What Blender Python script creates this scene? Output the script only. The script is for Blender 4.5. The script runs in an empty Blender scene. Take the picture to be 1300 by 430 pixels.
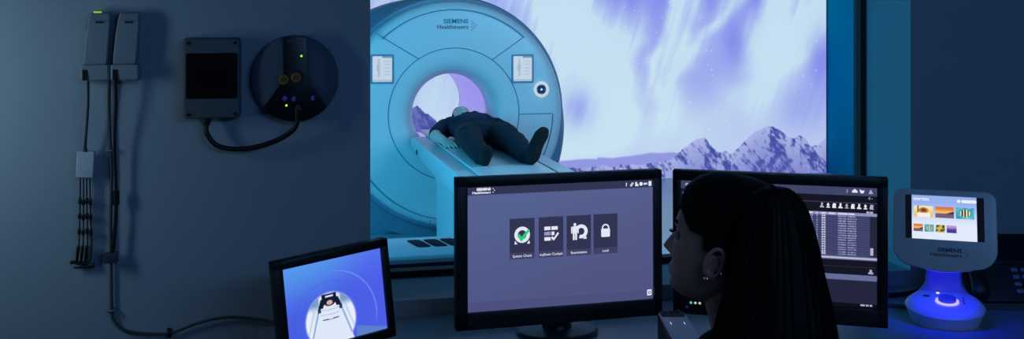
import bpy, bmesh, math, random
import numpy as np
from mathutils import Matrix, Vector, Euler
random.seed(7); np.random.seed(7)
S = bpy.context.scene; COL = S.collection
PI = math.pi
def R(d): return math.radians(d)
def T(x, y, z): return Matrix.Translation((x, y, z))
def RX(a): return Matrix.Rotation(a, 4, 'X')
def RY(a): return Matrix.Rotation(a, 4, 'Y')
def RZ(a): return Matrix.Rotation(a, 4, 'Z')
ID = Matrix.Identity(4)

# ------------------------------------------------------------------ materials
def lin(c):
    c = np.asarray(c, float)
    if c.max() > 1.0: c = c / 255.0
    return np.where(c <= .04045, c / 12.92, ((c + .055) / 1.055) ** 2.4)
MATS = {}
def mat(name, col, rough=.5, metal=0., emit=0., spec=.5, noise=0., nscale=20., bump=0.):
    if name in MATS: return MATS[name]
    m = bpy.data.materials.new(name); m.use_nodes = True
    nt = m.node_tree; b = nt.nodes['Principled BSDF']
    c = tuple(lin(col)) + (1,)
    b.inputs['Base Color'].default_value = c
    b.inputs['Roughness'].default_value = rough
    b.inputs['Metallic'].default_value = metal
    b.inputs['Specular IOR Level'].default_value = spec
    if emit:
        b.inputs['Emission Color'].default_value = c
        b.inputs['Emission Strength'].default_value = emit
        b.inputs['Base Color'].default_value = (0, 0, 0, 1)
    if noise or bump:
        tc = nt.nodes.new('ShaderNodeTexCoord'); n = nt.nodes.new('ShaderNodeTexNoise')
        n.inputs['Scale'].default_value = nscale; n.inputs['Detail'].default_value = 4
        nt.links.new(tc.outputs['Object'], n.inputs['Vector'])
        if noise:
            mx = nt.nodes.new('ShaderNodeMix'); mx.data_type = 'RGBA'
            mx.inputs['A'].default_value = tuple(x * (1 - noise) for x in c[:3]) + (1,)
            mx.inputs['B'].default_value = tuple(min(1, x * (1 + noise)) for x in c[:3]) + (1,)
            nt.links.new(n.outputs['Fac'], mx.inputs['Factor'])
            nt.links.new(mx.outputs['Result'], b.inputs['Base Color'])
        if bump:
            bp = nt.nodes.new('ShaderNodeBump'); bp.inputs['Strength'].default_value = bump
            bp.inputs['Distance'].default_value = .01
            nt.links.new(n.outputs['Fac'], bp.inputs['Height']); nt.links.new(bp.outputs['Normal'], b.inputs['Normal'])
    MATS[name] = m; return m
def glow_attr(name, strength=1.0):
    if name in MATS: return MATS[name]
    m = bpy.data.materials.new(name); m.use_nodes = True; nt = m.node_tree
    b = nt.nodes['Principled BSDF']; a = nt.nodes.new('ShaderNodeAttribute'); a.attribute_name = 'Col'
    b.inputs['Base Color'].default_value = (.005, .005, .006, 1); b.inputs['Roughness'].default_value = .6
    b.inputs['Specular IOR Level'].default_value = .1
    nt.links.new(a.outputs['Color'], b.inputs['Emission Color'])
    b.inputs['Emission Strength'].default_value = strength
    MATS[name] = m; return m
def glass(name, tint):
    m = bpy.data.materials.new(name); m.use_nodes = True; nt = m.node_tree; nt.nodes.clear()
    o = nt.nodes.new('ShaderNodeOutputMaterial'); t = nt.nodes.new('ShaderNodeBsdfTransparent')
    g = nt.nodes.new('ShaderNodeBsdfGlossy'); mx = nt.nodes.new('ShaderNodeMixShader'); fr = nt.nodes.new('ShaderNodeFresnel')
    t.inputs[0].default_value = tuple(lin(tint)) + (1,); g.inputs['Roughness'].default_value = .02
    g.inputs['Color'].default_value = (.6, .7, .8, 1)
    mul = nt.nodes.new('ShaderNodeMath'); mul.operation = 'MULTIPLY'; mul.inputs[1].default_value = .5
    nt.links.new(fr.outputs[0], mul.inputs[0]); nt.links.new(mul.outputs[0], mx.inputs[0])
    nt.links.new(t.outputs[0], mx.inputs[1]); nt.links.new(g.outputs[0], mx.inputs[2]); nt.links.new(mx.outputs[0], o.inputs[0])
    MATS[name] = m; return m

# ------------------------------------------------------------------ mesh builder
class MB:
    def __init__(s): s.bm = bmesh.new()
    def _fin(s, vs, fs, mi, M):
        if M is not None: bmesh.ops.transform(s.bm, matrix=M, verts=vs)
        for f in fs: f.material_index = mi
    def box(s, cx, cy, cz, sx, sy, sz, mi=0, bev=0, seg=2, M=None):
        n0 = len(s.bm.verts)
        r = bmesh.ops.create_cube(s.bm, size=1); vs = r['verts']
        bmesh.ops.transform(s.bm, matrix=T(cx, cy, cz) @ Matrix.Diagonal((sx, sy, sz, 1)), verts=vs)
        if bev:
            es = list({e for v in vs for e in v.link_edges})
            rr = bmesh.ops.bevel(s.bm, geom=es, offset=bev, segments=seg, profile=.5, affect='EDGES')
            vs = list({v for f in rr['faces'] for v in f.verts} | {v for v in vs if v.is_valid})
            seen = set(vs); st = list(vs)
            while st:
                v = st.pop()
                for e in v.link_edges:
                    w = e.other_vert(v)
                    if w not in seen: seen.add(w); st.append(w)
            vs = list(seen)
        fs = {f for v in vs for f in v.link_faces}
        s._fin(vs, fs, mi, M); return s
    def rings(s, rings, mi=0, M=None, cap=True, closed=False):
        rv = [[s.bm.verts.new(p) for p in r] for r in rings]
        fs = []; n = len(rv[0])
        pairs = list(zip(rv, rv[1:])) + ([(rv[-1], rv[0])] if closed else [])
        for a, b in pairs:
            for i in range(n):
                j = (i + 1) % n
                try: fs.append(s.bm.faces.new((a[i], a[j], b[j], b[i])))
                except ValueError: pass
        if cap and not closed:
            for r, rev in ((rv[0], True), (rv[-1], False)):
                fs.append(s.bm.faces.new(list(reversed(r)) if rev else r))
        s._fin([v for r in rv for v in r], fs, mi, M); return s
    def lathe(s, prof, n=48, mi=0, M=None, closed=False, cap=True, a0=0):
        rg = [[(max(r, 1e-5) * math.cos(a0 + 2 * PI * i / n), max(r, 1e-5) * math.sin(a0 + 2 * PI * i / n), z) for i in range(n)] for r, z in prof]
        return s.rings(rg, mi, M, cap, closed)
    def tube(s, pts, rad, mi=0, n=8, M=None, up=None, smooth=0, round_end=False):
        P = [Vector(p) for p in pts]
        rr = [rad] * len(P) if not isinstance(rad, (list,)) else list(rad)
        rr = [(r, r) if not isinstance(r, tuple) else r for r in rr]
        if smooth: P, rr = catmull(P, rr, smooth)
        if round_end:
            def capend(p, q, r, rev):
                d = (p - q).normalized(); m = (r[0] + r[1]) * .5; out = []
                for k in (1, 2, 3):
                    t = k / 3.3; out.append((p + d * m * math.sin(t * PI / 2), (r[0] * math.cos(t * PI / 2), r[1] * math.cos(t * PI / 2))))
                return out
            a = capend(P[0], P[1], rr[0], True)[::-1]; b = capend(P[-1], P[-2], rr[-1], False)
            P = [x for x, _ in a] + P + [x for x, _ in b]; rr = [x for _, x in a] + rr + [x for _, x in b]
        upv = Vector(up) if up else None; rings = []; prev = None
        for i, p in enumerate(P):
            d = (P[min(i + 1, len(P) - 1)] - P[max(i - 1, 0)]).normalized()
            if upv is not None: u0 = upv
            elif prev is None: u0 = Vector((0, 0, 1)) if abs(d.z) < .9 else Vector((0, 1, 0))
            else: u0 = prev
            side = d.cross(u0)
            if side.length < 1e-4: side = d.cross(Vector((1, .3, .2)))
            side.normalize(); u = side.cross(d).normalized(); prev = u
            rings.append([p + side * rr[i][0] * math.cos(2 * PI * k / n) + u * rr[i][1] * math.sin(2 * PI * k / n) for k in range(n)])
        return s.rings(rings, mi, M)
    def prism(s, poly, y0, y1, mi=0, M=None, bev=0):
        """polygon in XZ, from y0 (front, towards -Y) to y1"""
        n = len(poly)
        a = [s.bm.verts.new((x, y0, z)) for x, z in poly]; b = [s.bm.verts.new((x, y1, z)) for x, z in poly]
        fs = [s.bm.faces.new(a), s.bm.faces.new(b[::-1])]
        for i in range(n):
            j = (i + 1) % n; fs.append(s.bm.faces.new((a[j], a[i], b[i], b[j])))
        bmesh.ops.recalc_face_normals(s.bm, faces=fs)
        vs = a + b
        if bev:
            es = [e for e in fs[0].edges] + [e for e in fs[1].edges]
            rr = bmesh.ops.bevel(s.bm, geom=es, offset=bev, segments=3, profile=.5, affect='EDGES')
            vs = list({v for f in rr['faces'] for v in f.verts} | {v for v in vs if v.is_valid})
            vs = list({w for v in vs for f in v.link_faces for w in f.verts})
        fs = {f for v in vs for f in v.link_faces}
        s._fin(vs, fs, mi, M); return s
    def flat(s, poly, y, mi=0, M=None):
        vs = [s.bm.verts.new((x, y, z)) for x, z in poly]; f = s.bm.faces.new(vs); f.normal_update()
        if f.normal.y > 0: f.normal_flip()
        s._fin(vs, [f], mi, M); return s
    def text(s, body, size, x, z, y=-.001, mi=0, M=None, align='CENTER', sx=1., bold=0., ext=0.):
        cu = bpy.data.curves.new('text', 'FONT'); cu.body = body; cu.size = size; cu.align_x = align; cu.offset = bold
        cu.resolution_u = 2; cu.extrude = ext
        o = bpy.data.objects.new('text', cu); COL.objects.link(o)
        dg = bpy.context.evaluated_depsgraph_get(); me = bpy.data.meshes.new_from_object(o.evaluated_get(dg))
        bpy.data.objects.remove(o); bpy.data.curves.remove(cu)
        n0 = len(s.bm.verts); f0 = len(s.bm.faces); s.bm.from_mesh(me); bpy.data.meshes.remove(me)
        s.bm.verts.ensure_lookup_table(); s.bm.faces.ensure_lookup_table()
        vs = s.bm.verts[n0:]; fs = s.bm.faces[f0:]
        X = T(x, y, z) @ RX(PI / 2) @ Matrix.Diagonal((sx, 1, 1, 1))
        s._fin(vs, fs, mi, (M @ X) if M is not None else X); return s
    def mesh(s, name):
        me = bpy.data.meshes.new(name); s.bm.to_mesh(me); s.bm.free(); return me
def catmull(P, rr, k):
    Q, q = [], []
    for i in range(len(P) - 1):
        p0, p1, p2, p3 = P[max(i - 1, 0)], P[i], P[i + 1], P[min(i + 2, len(P) - 1)]
        for j in range(k):
            t = j / k
            Q.append(.5 * ((2 * p1) + (p2 - p0) * t + (2 * p0 - 5 * p1 + 4 * p2 - p3) * t * t + (3 * p1 - p0 - 3 * p2 + p3) * t ** 3))
            q.append(tuple(rr[i][c] * (1 - t) + rr[i + 1][c] * t for c in (0, 1)))
    Q.append(P[-1]); q.append(rr[-1]); return Q, q
def rrect(w, h, r, cx=0, cz=0, n=5):
    out = []
    for (sx, sz, a) in ((1, 1, 0), (-1, 1, 90), (-1, -1, 180), (1, -1, 270)):
        for k in range(n + 1):
            t = R(a + 90 * k / n); out.append((cx + sx * (w / 2 - r) + r * math.cos(t), cz + sz * (h / 2 - r) + r * math.sin(t)))
    return out
def rect(x0, z0, x1, z1): return [(x0, z0), (x1, z0), (x1, z1), (x0, z1)]
def circ(cx, cz, r, n=24, a0=0, a1=360): return [(cx + r * math.cos(R(a0 + (a1 - a0) * k / n)), cz + r * math.sin(R(a0 + (a1 - a0) * k / n))) for k in range(n if a1 - a0 == 360 else n + 1)]
def band(cx, cz, r0, r1, a0, a1, n=24):
    o = circ(cx, cz, r1, n, a0, a1 if a1 - a0 != 360 else a1 - .01); i = circ(cx, cz, r0, n, a0, a1 if a1 - a0 != 360 else a1 - .01)
    return o + i[::-1]

# ------------------------------------------------------------------ objects
WM = {ID: ID} if False else {}
def finish(me, mats, sharp=35):
    for m in mats: me.materials.append(m)
    if len(me.polygons): me.polygons.foreach_set('use_smooth', [True] * len(me.polygons))
    me.set_sharp_from_angle(angle=R(sharp)); me.update()
def link(name, me, parent=None, mw=None, recentre=False):
    o = bpy.data.objects.new(name, me); COL.objects.link(o)
    if mw is None: mw = WM[parent.name] if parent is not None else ID
    if parent is None and recentre and len(me.vertices):
        co = np.empty(len(me.vertices) * 3); me.vertices.foreach_get('co', co); co = co.reshape(-1, 3)
        c = Vector(((co[:, 0].min() + co[:, 0].max()) / 2, (co[:, 1].min() + co[:, 1].max()) / 2, co[:, 2].min()))
        me.transform(T(*(-c))); mw = mw @ T(*c)
    if parent is not None:
        o.parent = parent; o.matrix_basis = WM[parent.name].inverted() @ mw
    else: o.matrix_basis = mw
    WM[o.name] = mw.copy(); return o
def obj(name, mb, mats, parent=None, mw=None, sharp=35, label=None, recentre=True):
    if not isinstance(mats, (list, tuple)): mats = [mats]
    me = mb.mesh(name) if isinstance(mb, MB) else mb
    finish(me, mats, sharp)
    o = link(name, me, parent, mw, recentre)
    if label: o['label'] = label
    return o
def tag(o, label, cat, group=None, kind=None):
    o['label'] = label; o['category'] = cat
    if group: o['group'] = group
    if kind: o['kind'] = kind
    return o
def thing(name, label, cat, loc, rz=0, group=None):
    o = bpy.data.objects.new(name, None); COL.objects.link(o); o.empty_display_size = .05
    mw = T(*loc) @ RZ(rz); o.matrix_basis = mw; WM[o.name] = mw; return tag(o, label, cat, group)
def struct(name, mb, mats, parent=None):
    o = obj(name, mb, mats, parent, ID if parent is None else None, recentre=False); o['kind'] = 'structure'; return o
def dup(root, mw, label):
    """copy of a thing with its parts and sub-parts"""
    def cp(o, par):
        c = o.copy(); COL.objects.link(c)
        if par is not None: c.parent = par; c.matrix_basis = o.matrix_basis.copy(); WM[c.name] = WM[par.name] @ o.matrix_basis
        else: c.matrix_basis = mw; WM[c.name] = mw.copy()
        for ch in list(o.children):
            cp(ch, c)
        return c
    c = cp(root, None); c['label'] = label; return c
def remesh(mb, voxel, smooth=3, name='m', fac=.5):
    me = mb.mesh(name); o = bpy.data.objects.new('tmp', me); COL.objects.link(o)
    m = o.modifiers.new('r', 'REMESH'); m.mode = 'VOXEL'; m.voxel_size = voxel
    if smooth:
        k = o.modifiers.new('s', 'SMOOTH'); k.iterations = smooth; k.factor = fac
    dg = bpy.context.evaluated_depsgraph_get(); dg.update()
    r = bpy.data.meshes.new_from_object(o.evaluated_get(dg)); bpy.data.objects.remove(o); bpy.data.meshes.remove(me)
    r.name = name; return r

# ------------------------------------------------------------------ painted pictures (what mural and screens show)
def vnoise(x, y, seed=0):
    xi = np.floor(x).astype(np.int64); yi = np.floor(y).astype(np.int64); fx = x - xi; fy = y - yi
    def h(a, b):
        n = (a * 374761393 + b * 668265263 + seed * 1442695041) & 0xffffffff
        n = ((n ^ (n >> 13)) * 1274126177) & 0xffffffff
        return ((n ^ (n >> 16)) & 0xffff) / 65535.0
    fx = fx * fx * (3 - 2 * fx); fy = fy * fy * (3 - 2 * fy)
    return (h(xi, yi) * (1 - fx) + h(xi + 1, yi) * fx) * (1 - fy) + (h(xi, yi + 1) * (1 - fx) + h(xi + 1, yi + 1) * fx) * fy
def fbm(x, y, o=4, seed=0):
    v = 0; a = .5
    for k in range(o): v = v + a * vnoise(x * 2 ** k, y * 2 ** k, seed + k); a *= .5
    return v / (1 - .5 ** o)
def mix(a, b, t): return a * (1 - t[..., None]) + b * t[..., None]
def sstep(a, b, x): t = np.clip((x - a) / (b - a), 0, 1); return t * t * (3 - 2 * t)
def canvas(name, w, h, nx, nz, fn, m, parent=None, mw=None, y=0):
    u = np.linspace(0, 1, nx); v = np.linspace(0, 1, nz); U, V = np.meshgrid(u, v)   # V upwards
    co = np.stack([(U - .5) * w, np.full_like(U, y), (V - .5) * h], -1).reshape(-1, 3)
    i = np.arange(nx * nz).reshape(nz, nx)
    f = np.stack([i[:-1, :-1], i[:-1, 1:], i[1:, 1:], i[1:, :-1]], -1).reshape(-1, 4)
    me = bpy.data.meshes.new(name); me.vertices.add(len(co)); me.vertices.foreach_set('co', co.ravel())
    me.loops.add(f.size); me.loops.foreach_set('vertex_index', f.ravel())
    me.polygons.add(len(f)); me.polygons.foreach_set('loop_start', np.arange(0, f.size, 4)); me.polygons.foreach_set('loop_total', np.full(len(f), 4))
    me.update(); me.validate()
    a = me.attributes.new('Col', 'FLOAT_COLOR', 'POINT')
    c = lin(np.clip(fn(U, V), 0, 255) / 255.0 * .999); c = np.concatenate([c.reshape(-1, 3), np.ones((len(co), 1))], 1)
    a.data.foreach_set('color', c.ravel().astype(np.float32))
    me.materials.append(m)
    return link(name, me, parent, mw)

# ------------------------------------------------------------------ camera
CZ = 1.77; TH = R(13)
cam = bpy.data.cameras.new('camera'); camo = bpy.data.objects.new('camera', cam); COL.objects.link(camo)
camo.location = (0, 0, CZ); camo.rotation_euler = (PI / 2, 0, -TH)
cam.sensor_width = 36; cam.lens = 36 * 1390 / 1300; cam.shift_y = -(215 - 12) / 1300; cam.clip_start = .05
S.camera = camo
S.view_settings.view_transform = 'Standard'; S.view_settings.look = 'None'
S.view_settings.gamma = 1; S.view_settings.exposure = 0; S.view_settings.use_curve_mapping = False
try: S.cycles.use_denoising = True
except Exception: pass
w = bpy.data.worlds.new('world'); S.world = w; w.use_nodes = True
w.node_tree.nodes['Background'].inputs[0].default_value = (.01, .02, .04, 1); w.node_tree.nodes['Background'].inputs[1].default_value = .3

# ------------------------------------------------------------------ palette
wallm = mat('painted_wall', (150, 160, 172), .75, noise=.03, nscale=6, bump=.05)
ceilm = mat('ceiling_paint', (150, 155, 160), .8, noise=.02)
floorm = mat('vinyl_floor', (90, 100, 112), .4, noise=.08, nscale=12)
examw = mat('exam_wall_paint', (0, 134, 172), .95, spec=0., noise=.03)
examf = mat('exam_floor_vinyl', (150, 185, 205), .3, noise=.05, nscale=8)
black = mat('black_plastic', (10, 10, 12), .45, noise=.1, nscale=200)
blackg = mat('black_gasket', (6, 6, 8), .6, noise=.1)
dark = mat('dark_grey_plastic', (24, 26, 29), .5, noise=.1, nscale=100)
grey = mat('grey_plastic', (120, 126, 132), .5, noise=.04, nscale=60)
lgrey = mat('light_grey_plastic', (225, 228, 234), .45, noise=.03, nscale=60)
white = mat('white_plastic', (205, 207, 212), .35, noise=.02, nscale=40)
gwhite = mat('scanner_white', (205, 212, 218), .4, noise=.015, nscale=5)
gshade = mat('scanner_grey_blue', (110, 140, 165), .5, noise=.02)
seamm = mat('scanner_seam', (78, 120, 148), .6)
cable_b = mat('black_cable', (10, 10, 11), .5, noise=.05)
cable_g = mat('grey_cable', (64, 70, 76), .55, noise=.05)
deskm = mat('desk_laminate', (128, 146, 165), .32, noise=.04, nscale=30)
steel = mat('brushed_steel', (150, 152, 156), .3, .9, noise=.05)
skin = mat('skin', (226, 186, 178), .5, noise=.05, nscale=60)
skin_w = mat('skin_fair', (190, 142, 128), .5, noise=.05, nscale=60)
hairm = mat('dark_hair', (13, 10, 9), .62, spec=.12, noise=.4, nscale=90)
navy = mat('navy_cotton', (8, 24, 54), .9, noise=.15, nscale=40, bump=.2)
navy2 = mat('dark_navy_cotton', (8, 16, 36), .9, noise=.15, nscale=40, bump=.2)
sockm = mat('black_knit', (10, 11, 18), .95, noise=.2, nscale=150, bump=.2)
knit = mat('charcoal_knit', (26, 28, 32), .95, noise=.2, nscale=150, bump=.2)
led_g = mat('green_led', (150, 255, 60), emit=1.4)
scr = glow_attr('lit_screen'); 
def em(name, c, e=1.): return mat('lit_' + name, c, emit=e)
e_white = em('white', (235, 238, 250)); e_dim = em('dim_white', (170, 172, 200))

# ================================================================== ROOM SHELL
WY = 3.38; GY = 3.69
L, RT, B_, TP = .333, 2.195, .869, 2.45
b = MB()
def slab(x0, x1, z0, z1): b.box((x0 + x1) / 2, (WY + GY + .06) / 2, (z0 + z1) / 2, x1 - x0, GY + .06 - WY, z1 - z0)
slab(-1.7, L, 0, 2.7); slab(RT, 3.7, 0, 2.7); slab(L, RT, 0, B_); slab(L, RT, TP, 2.7)
struct('wall_front', b, wallm)
struct('wall_left', MB().box(-1.65, .6, 1.35, .1, 5.6, 2.7), wallm)
struct('wall_right', MB().box(3.65, .6, 1.35, .1, 5.6, 2.7), wallm)
struct('wall_back', MB().box(1, -2.25, 1.35, 5.4, .1, 2.7), wallm)
struct('floor', MB().box(1, .6, -.05, 5.4, 6.2, .1), floorm)
struct('ceiling', MB().box(1, .6, 2.75, 5.4, 6.2, .1), ceilm)
EX0, EX1, EY0, EY1 = -2.4, 6.356, GY + .06, 11.45
struct('wall_exam_left', MB().box(EX0 - .05, (EY0 + EY1) / 2, 1.35, .1, EY1 - EY0, 2.9), examw)
struct('wall_exam_right', MB().box(EX1 + .05, (EY0 + EY1) / 2, 1.35, .1, EY1 - EY0, 2.9), examw)
struct('wall_exam_far', MB().box((EX0 + EX1) / 2, EY1 + .05, 1.35, EX1 - EX0 + .2, .1, 2.9), examw)
b = MB(); b.box((EX0 - 1.7) / 2, EY0 - .03, 1.35, -1.7 - EX0, .06, 2.9); b.box((EX1 + 3.7) / 2, EY0 - .03, 1.35, EX1 - 3.7, .06, 2.9); b.box(1, EY0 - .03, -.05, 5.4, .06, .1)
struct('wall_exam_front', b, examw)
struct('floor_exam', MB().box((EX0 + EX1) / 2, (EY0 + EY1) / 2, -.15, EX1 - EX0 + .2, EY1 - EY0 + .1, .1), examf)
struct('ceiling_exam', MB().box((EX0 + EX1) / 2, (EY0 + EY1) / 2, 2.85, EX1 - EX0 + .2, EY1 - EY0 + .1, .1), ceilm)
win = thing('window_1', 'wide fixed observation window with black frame into the scanner room', 'window', ((L + RT) / 2, GY, B_)); win['kind'] = 'structure'
b = MB(); fw = .022; hw = (RT - L) / 2; hh = TP - B_
b.box(-hw + fw / 2, 0, hh / 2, fw, .05, hh); b.box(hw - fw / 2, 0, hh / 2, fw, .05, hh)
b.box(0, 0, fw / 2, 2 * hw - 2 * fw, .05, fw); b.box(0, 0, hh - fw / 2, 2 * hw - 2 * fw, .05, fw)
obj('window_frame', b, blackg, win)
obj('window_pane', MB().box(0, 0, hh / 2, 2 * hw - 2 * fw, .008, hh - 2 * fw), glass('window_glass', (249, 252, 255)), win)

# ================================================================== MURAL
def mural(U, V):
    x = EX0 + .02 + U * (EX1 - EX0 - .03); z = -.10 + V * 2.82
    t0 = x / 11.4; c = (t0 - .2309) / (1 + t0 * .2309)
    s = 650 + 1390 * c; t = 12 + (1.77 - z) * 113.5
    rgb = mix(np.array([136., 142., 240.]) + 0 * s[..., None], np.array([200., 212., 244.]), sstep(-60, 215, t + 25 * (fbm(s / 120, t / 120, 3, 5) - .5)))
    green = np.array([214., 238., 246.])
    wx = s + 26 * (fbm(s / 70, t / 50, 3, 1) - .5) * 2
    def streak(pts, wd, amp, bottom=8):
        ps = np.array(pts, float); cx = np.interp(t, ps[:, 1], ps[:, 0]); ww = wd * (.7 + .5 * fbm(s * 0 + t / 60, t / 60, 2, 9))
        e = sstep(ps[0, 1] - 60, ps[0, 1], t) * (1 - sstep(ps[-1, 1] - 60, ps[-1, 1] + 5, t))
        d = (wx - cx) / ww
        return amp * np.where(d < 0, np.exp(-(d ** 2) * 1.0), np.exp(-(d ** 2) * .55)) * e
    a = streak([(690, -80), (712, 0), (745, 45), (770, 96), (752, 144), (722, 178), (700, 215)], 34, .95)
    a += streak([(650, -80), (690, 20), (716, 90), (712, 200)], 42, .7)
    a += streak([(885, -80), (862, 25), (852, 70), (842, 120), (838, 175)], 11, .85)
    a += streak([(905, -80), (880, 40), (866, 110), (858, 190)], 13, .6)
    a += streak([(965, -80), (938, 0), (912, 40), (885, 72), (868, 120)], 13, .75)
    a += streak([(1012, -80), (992, 10), (975, 70), (962, 120), (955, 175)], 25, .95)
    a += streak([(1062, -80), (1036, 10), (1010, 60), (985, 130)], 20, .85)
    a += streak([(830, -80), (815, 30), (803, 90), (786, 200)], 12, .5)
    a += streak([(800, -80), (784, 60), (768, 200)], 12, .4)
    a += streak([(500, -80), (520, 60), (560, 220)], 90, .6)
    fine = fbm((s + .3 * t) / 5, t / 150, 4, 3); broad = fbm((s + .3 * t) / 24, t / 170, 2, 13)
    a *= .55 + .55 * fine + .35 * broad
    a += .22 * (fine - .45) * (1 - sstep(120, 210, t))
    a += .5 * np.exp(-((s - 850) / 90.) ** 2 - ((t - 165) / 38.) ** 2) * (.7 + .6 * broad) + .45 * np.exp(-((s - 735) / 60.) ** 2 - ((t - 190) / 30.) ** 2)
    rgb = mix(rgb, green, np.clip(a, 0, .93))
    dk = .65 * np.exp(-((s - 808) / 30.) ** 2 - ((t + 12) / 34.) ** 2) + .5 * np.exp(-((s - 734) / 20.) ** 2 - ((t - 134) / 24.) ** 2) \
        + .6 * np.exp(-((s - 1046) / 16.) ** 2 - ((t - 82) / 40.) ** 2) + .65 * np.exp(-((s - 934) / 13.) ** 2 - ((t - 55) / 30.) ** 2) \
        + .15 * np.exp(-((s - 905) / 40.) ** 2 - ((t - 105) / 28.) ** 2) + .5 * np.exp(-((s - 962) / 9.) ** 2 - ((t + 5) / 30.) ** 2) + .3 * np.exp(-((s - 1020) / 30.) ** 2 - ((t - 140) / 30.) ** 2)
    rgb = mix(rgb, np.array([124., 126., 236.]), np.clip(dk * (.6 + .8 * fine), 0, .8))
    # stars
    rs = np.random.RandomState(3)
    for _ in range(150):
        sx, st = rs.uniform(480, 1052), rs.uniform(-60, 165); q = rs.uniform(.2, .9)
        d2 = (s - sx) ** 2 + (t - st) ** 2; rgb = mix(rgb, np.array([240., 245., 255.]), np.clip(q * np.exp(-d2 / .8), 0, 1))
    # far hills then peaks
    hill = 196 - 5 * np.exp(-((s - 845) / 45.) ** 2) + 4 * (fbm(s / 30, s * 0, 3, 8) - .5) + np.where(s < 760, 2, 0)
    rgb = mix(rgb, np.array([150., 150., 226.]), sstep(-1.5, 1.5, t - hill) * .9)
    ridge = np.interp(s, [470, 500, 522, 531, 545, 560, 575, 600, 640, 835, 850, 862, 878, 890, 897, 905, 912, 922, 930, 942, 952, 962, 972, 980, 990, 1003, 1012, 1018, 1024, 1032, 1040, 1050, 1060],
                         [150, 136, 132, 128, 138, 152, 156, 175, 210, 205, 203, 194, 181, 176, 175, 186, 194, 193, 197, 187, 176, 167, 163, 162, 167, 176, 178, 175, 177, 188, 190, 179, 172])
    rn = fbm(s / 7, s * 0, 4, 11) - .5
    m = sstep(-.8, .8, t - (ridge + 6 * rn))
    depth = np.clip((t - ridge) / 50, 0, 1)
    n1 = fbm((s - .9 * t) / 9, (t + .4 * s) / 22, 5, 21); n2 = fbm((s + .8 * t) / 7, (t - .5 * s) / 18, 5, 31)
    left = sstep(-.4, .4, np.gradient(ridge, axis=1) * -8)
    n3 = fbm((s - .7 * t) / 2.6, (t + .3 * s) / 6, 4, 41)
    snow = np.clip(sstep(.41, .60, n1 * .35 + n2 * .25 + n3 * .4 + .10 * left - .02) * (1 - .25 * depth), 0, 1)
    snow = snow * (.35 + .65 * sstep(620, 800, s))
    mc = mix(np.array([70., 78., 158.]) + 0 * s[..., None], np.array([190., 196., 238.]), snow)
    mc = mix(mc, np.array([104., 106., 200.]), .08 + .3 * depth)
    return mix(rgb, mc, m)
mur = thing('mural_panel', 'floor to ceiling backlit wall mural of northern lights over snowy peaks', 'mural', ((EX0 + EX1) / 2, EY1 - .012, -.10))
canvas('lit_picture', EX1 - EX0 - .03, 2.82, 1400, 460, mural, glow_attr('backlit_mural', 1.0), mur, WM[mur.name] @ T(0, -.004, 1.41))
b = MB(); b.box(0, .003, 1.41, EX1 - EX0 - .03, .012, 2.82)
obj('backing_board', b, white, mur)

# ================================================================== MRI SCANNER
GX, GYF, GZ = 1.536, 8.718, .924
mri = thing('mri_scanner', 'large white ring shaped MRI scanner seen through the window, purple lit bore', 'scanner', (GX, GYF + .7, -.1))
MG = T(GX, GYF, GZ) @ RX(PI / 2)          # lathe axis: +h towards the viewer
FR = T(GX, GYF, GZ)                       # front-plane frame: X right, Z up
b = MB()
b.lathe([(.318, -.30), (.322, -.16), (.345, -.075), (.385, -.022), (.44, -.003), (.5, 0), (.80, 0), (.86, -.01), (.895, -.035), (.912, -.075), (.917, -.13), (.917, -.2), (.60, -.2), (.40, -.30)], 128, 0, MG, closed=True)
def arc(r, a0, a1, h=.0015, n=60, rad=.0032, cap=True): b.tube([(GX + r * math.cos(R(a0 + (a1 - a0) * k / n)), GYF - h, GZ + r * math.sin(R(a0 + (a1 - a0) * k / n))) for k in range(n + 1)], rad, 1, 6)
def ln(x0, z0, x1, z1, h=.0015): b.tube([(GX + x0, GYF - h, GZ + z0), (GX + x1, GYF - h, GZ + z1)], .0032, 1, 6)
arc(.535, 0, 360, n=128); arc(.845, 47, 134, .004)
ln(-.29, .45, -.64, .66); ln(.31, .436, .575, .62)
ln(.535, -.01, .815, -.01); arc(.822, -1, -27, .002, 20); arc(.848, 180, 262, .005); ln(-.2, -.84, -.2, -.90, .02)
b.lathe([(.46, -.0035), (.463, -.0025), (.466, -.0035)], 96, 1, MG, cap=False)
obj('front_cover', b, [gwhite, seamm], mri, ID)
b = MB(); b.lathe([(.318, -.22), (.318, -1.55), (.36, -1.62), (.36, -1.64), (.345, -1.64), (.33, -1.55), (.33, -.22)], 96, 0, MG, closed=True)
obj('bore_liner', b, white, mri, ID)
for h0, h1 in ((-.31, -1.5),):
    b = MB(); b.lathe([(.3175, h0), (.3175, h1), (.316, h1), (.316, h0)], 96, 0, MG, closed=True)
    obj('bore_light', b, em('violet', (172, 160, 250), .80), mri, ID, label='softly glowing violet light band inside the bore')
# rim + rear cover
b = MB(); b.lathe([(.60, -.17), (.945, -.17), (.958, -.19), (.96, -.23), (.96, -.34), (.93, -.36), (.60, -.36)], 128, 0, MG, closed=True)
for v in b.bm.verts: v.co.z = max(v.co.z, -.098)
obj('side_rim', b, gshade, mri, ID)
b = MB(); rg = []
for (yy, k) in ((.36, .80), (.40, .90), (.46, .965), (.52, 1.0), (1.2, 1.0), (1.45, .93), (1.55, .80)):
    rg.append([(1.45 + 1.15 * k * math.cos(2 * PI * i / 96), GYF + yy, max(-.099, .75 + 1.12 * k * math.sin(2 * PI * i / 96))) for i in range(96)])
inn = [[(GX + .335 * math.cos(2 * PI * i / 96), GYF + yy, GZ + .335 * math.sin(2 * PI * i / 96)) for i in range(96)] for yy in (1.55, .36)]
b.rings(rg + inn, 0, closed=True); obj('rear_cover', b, gshade, mri, ID)
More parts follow.
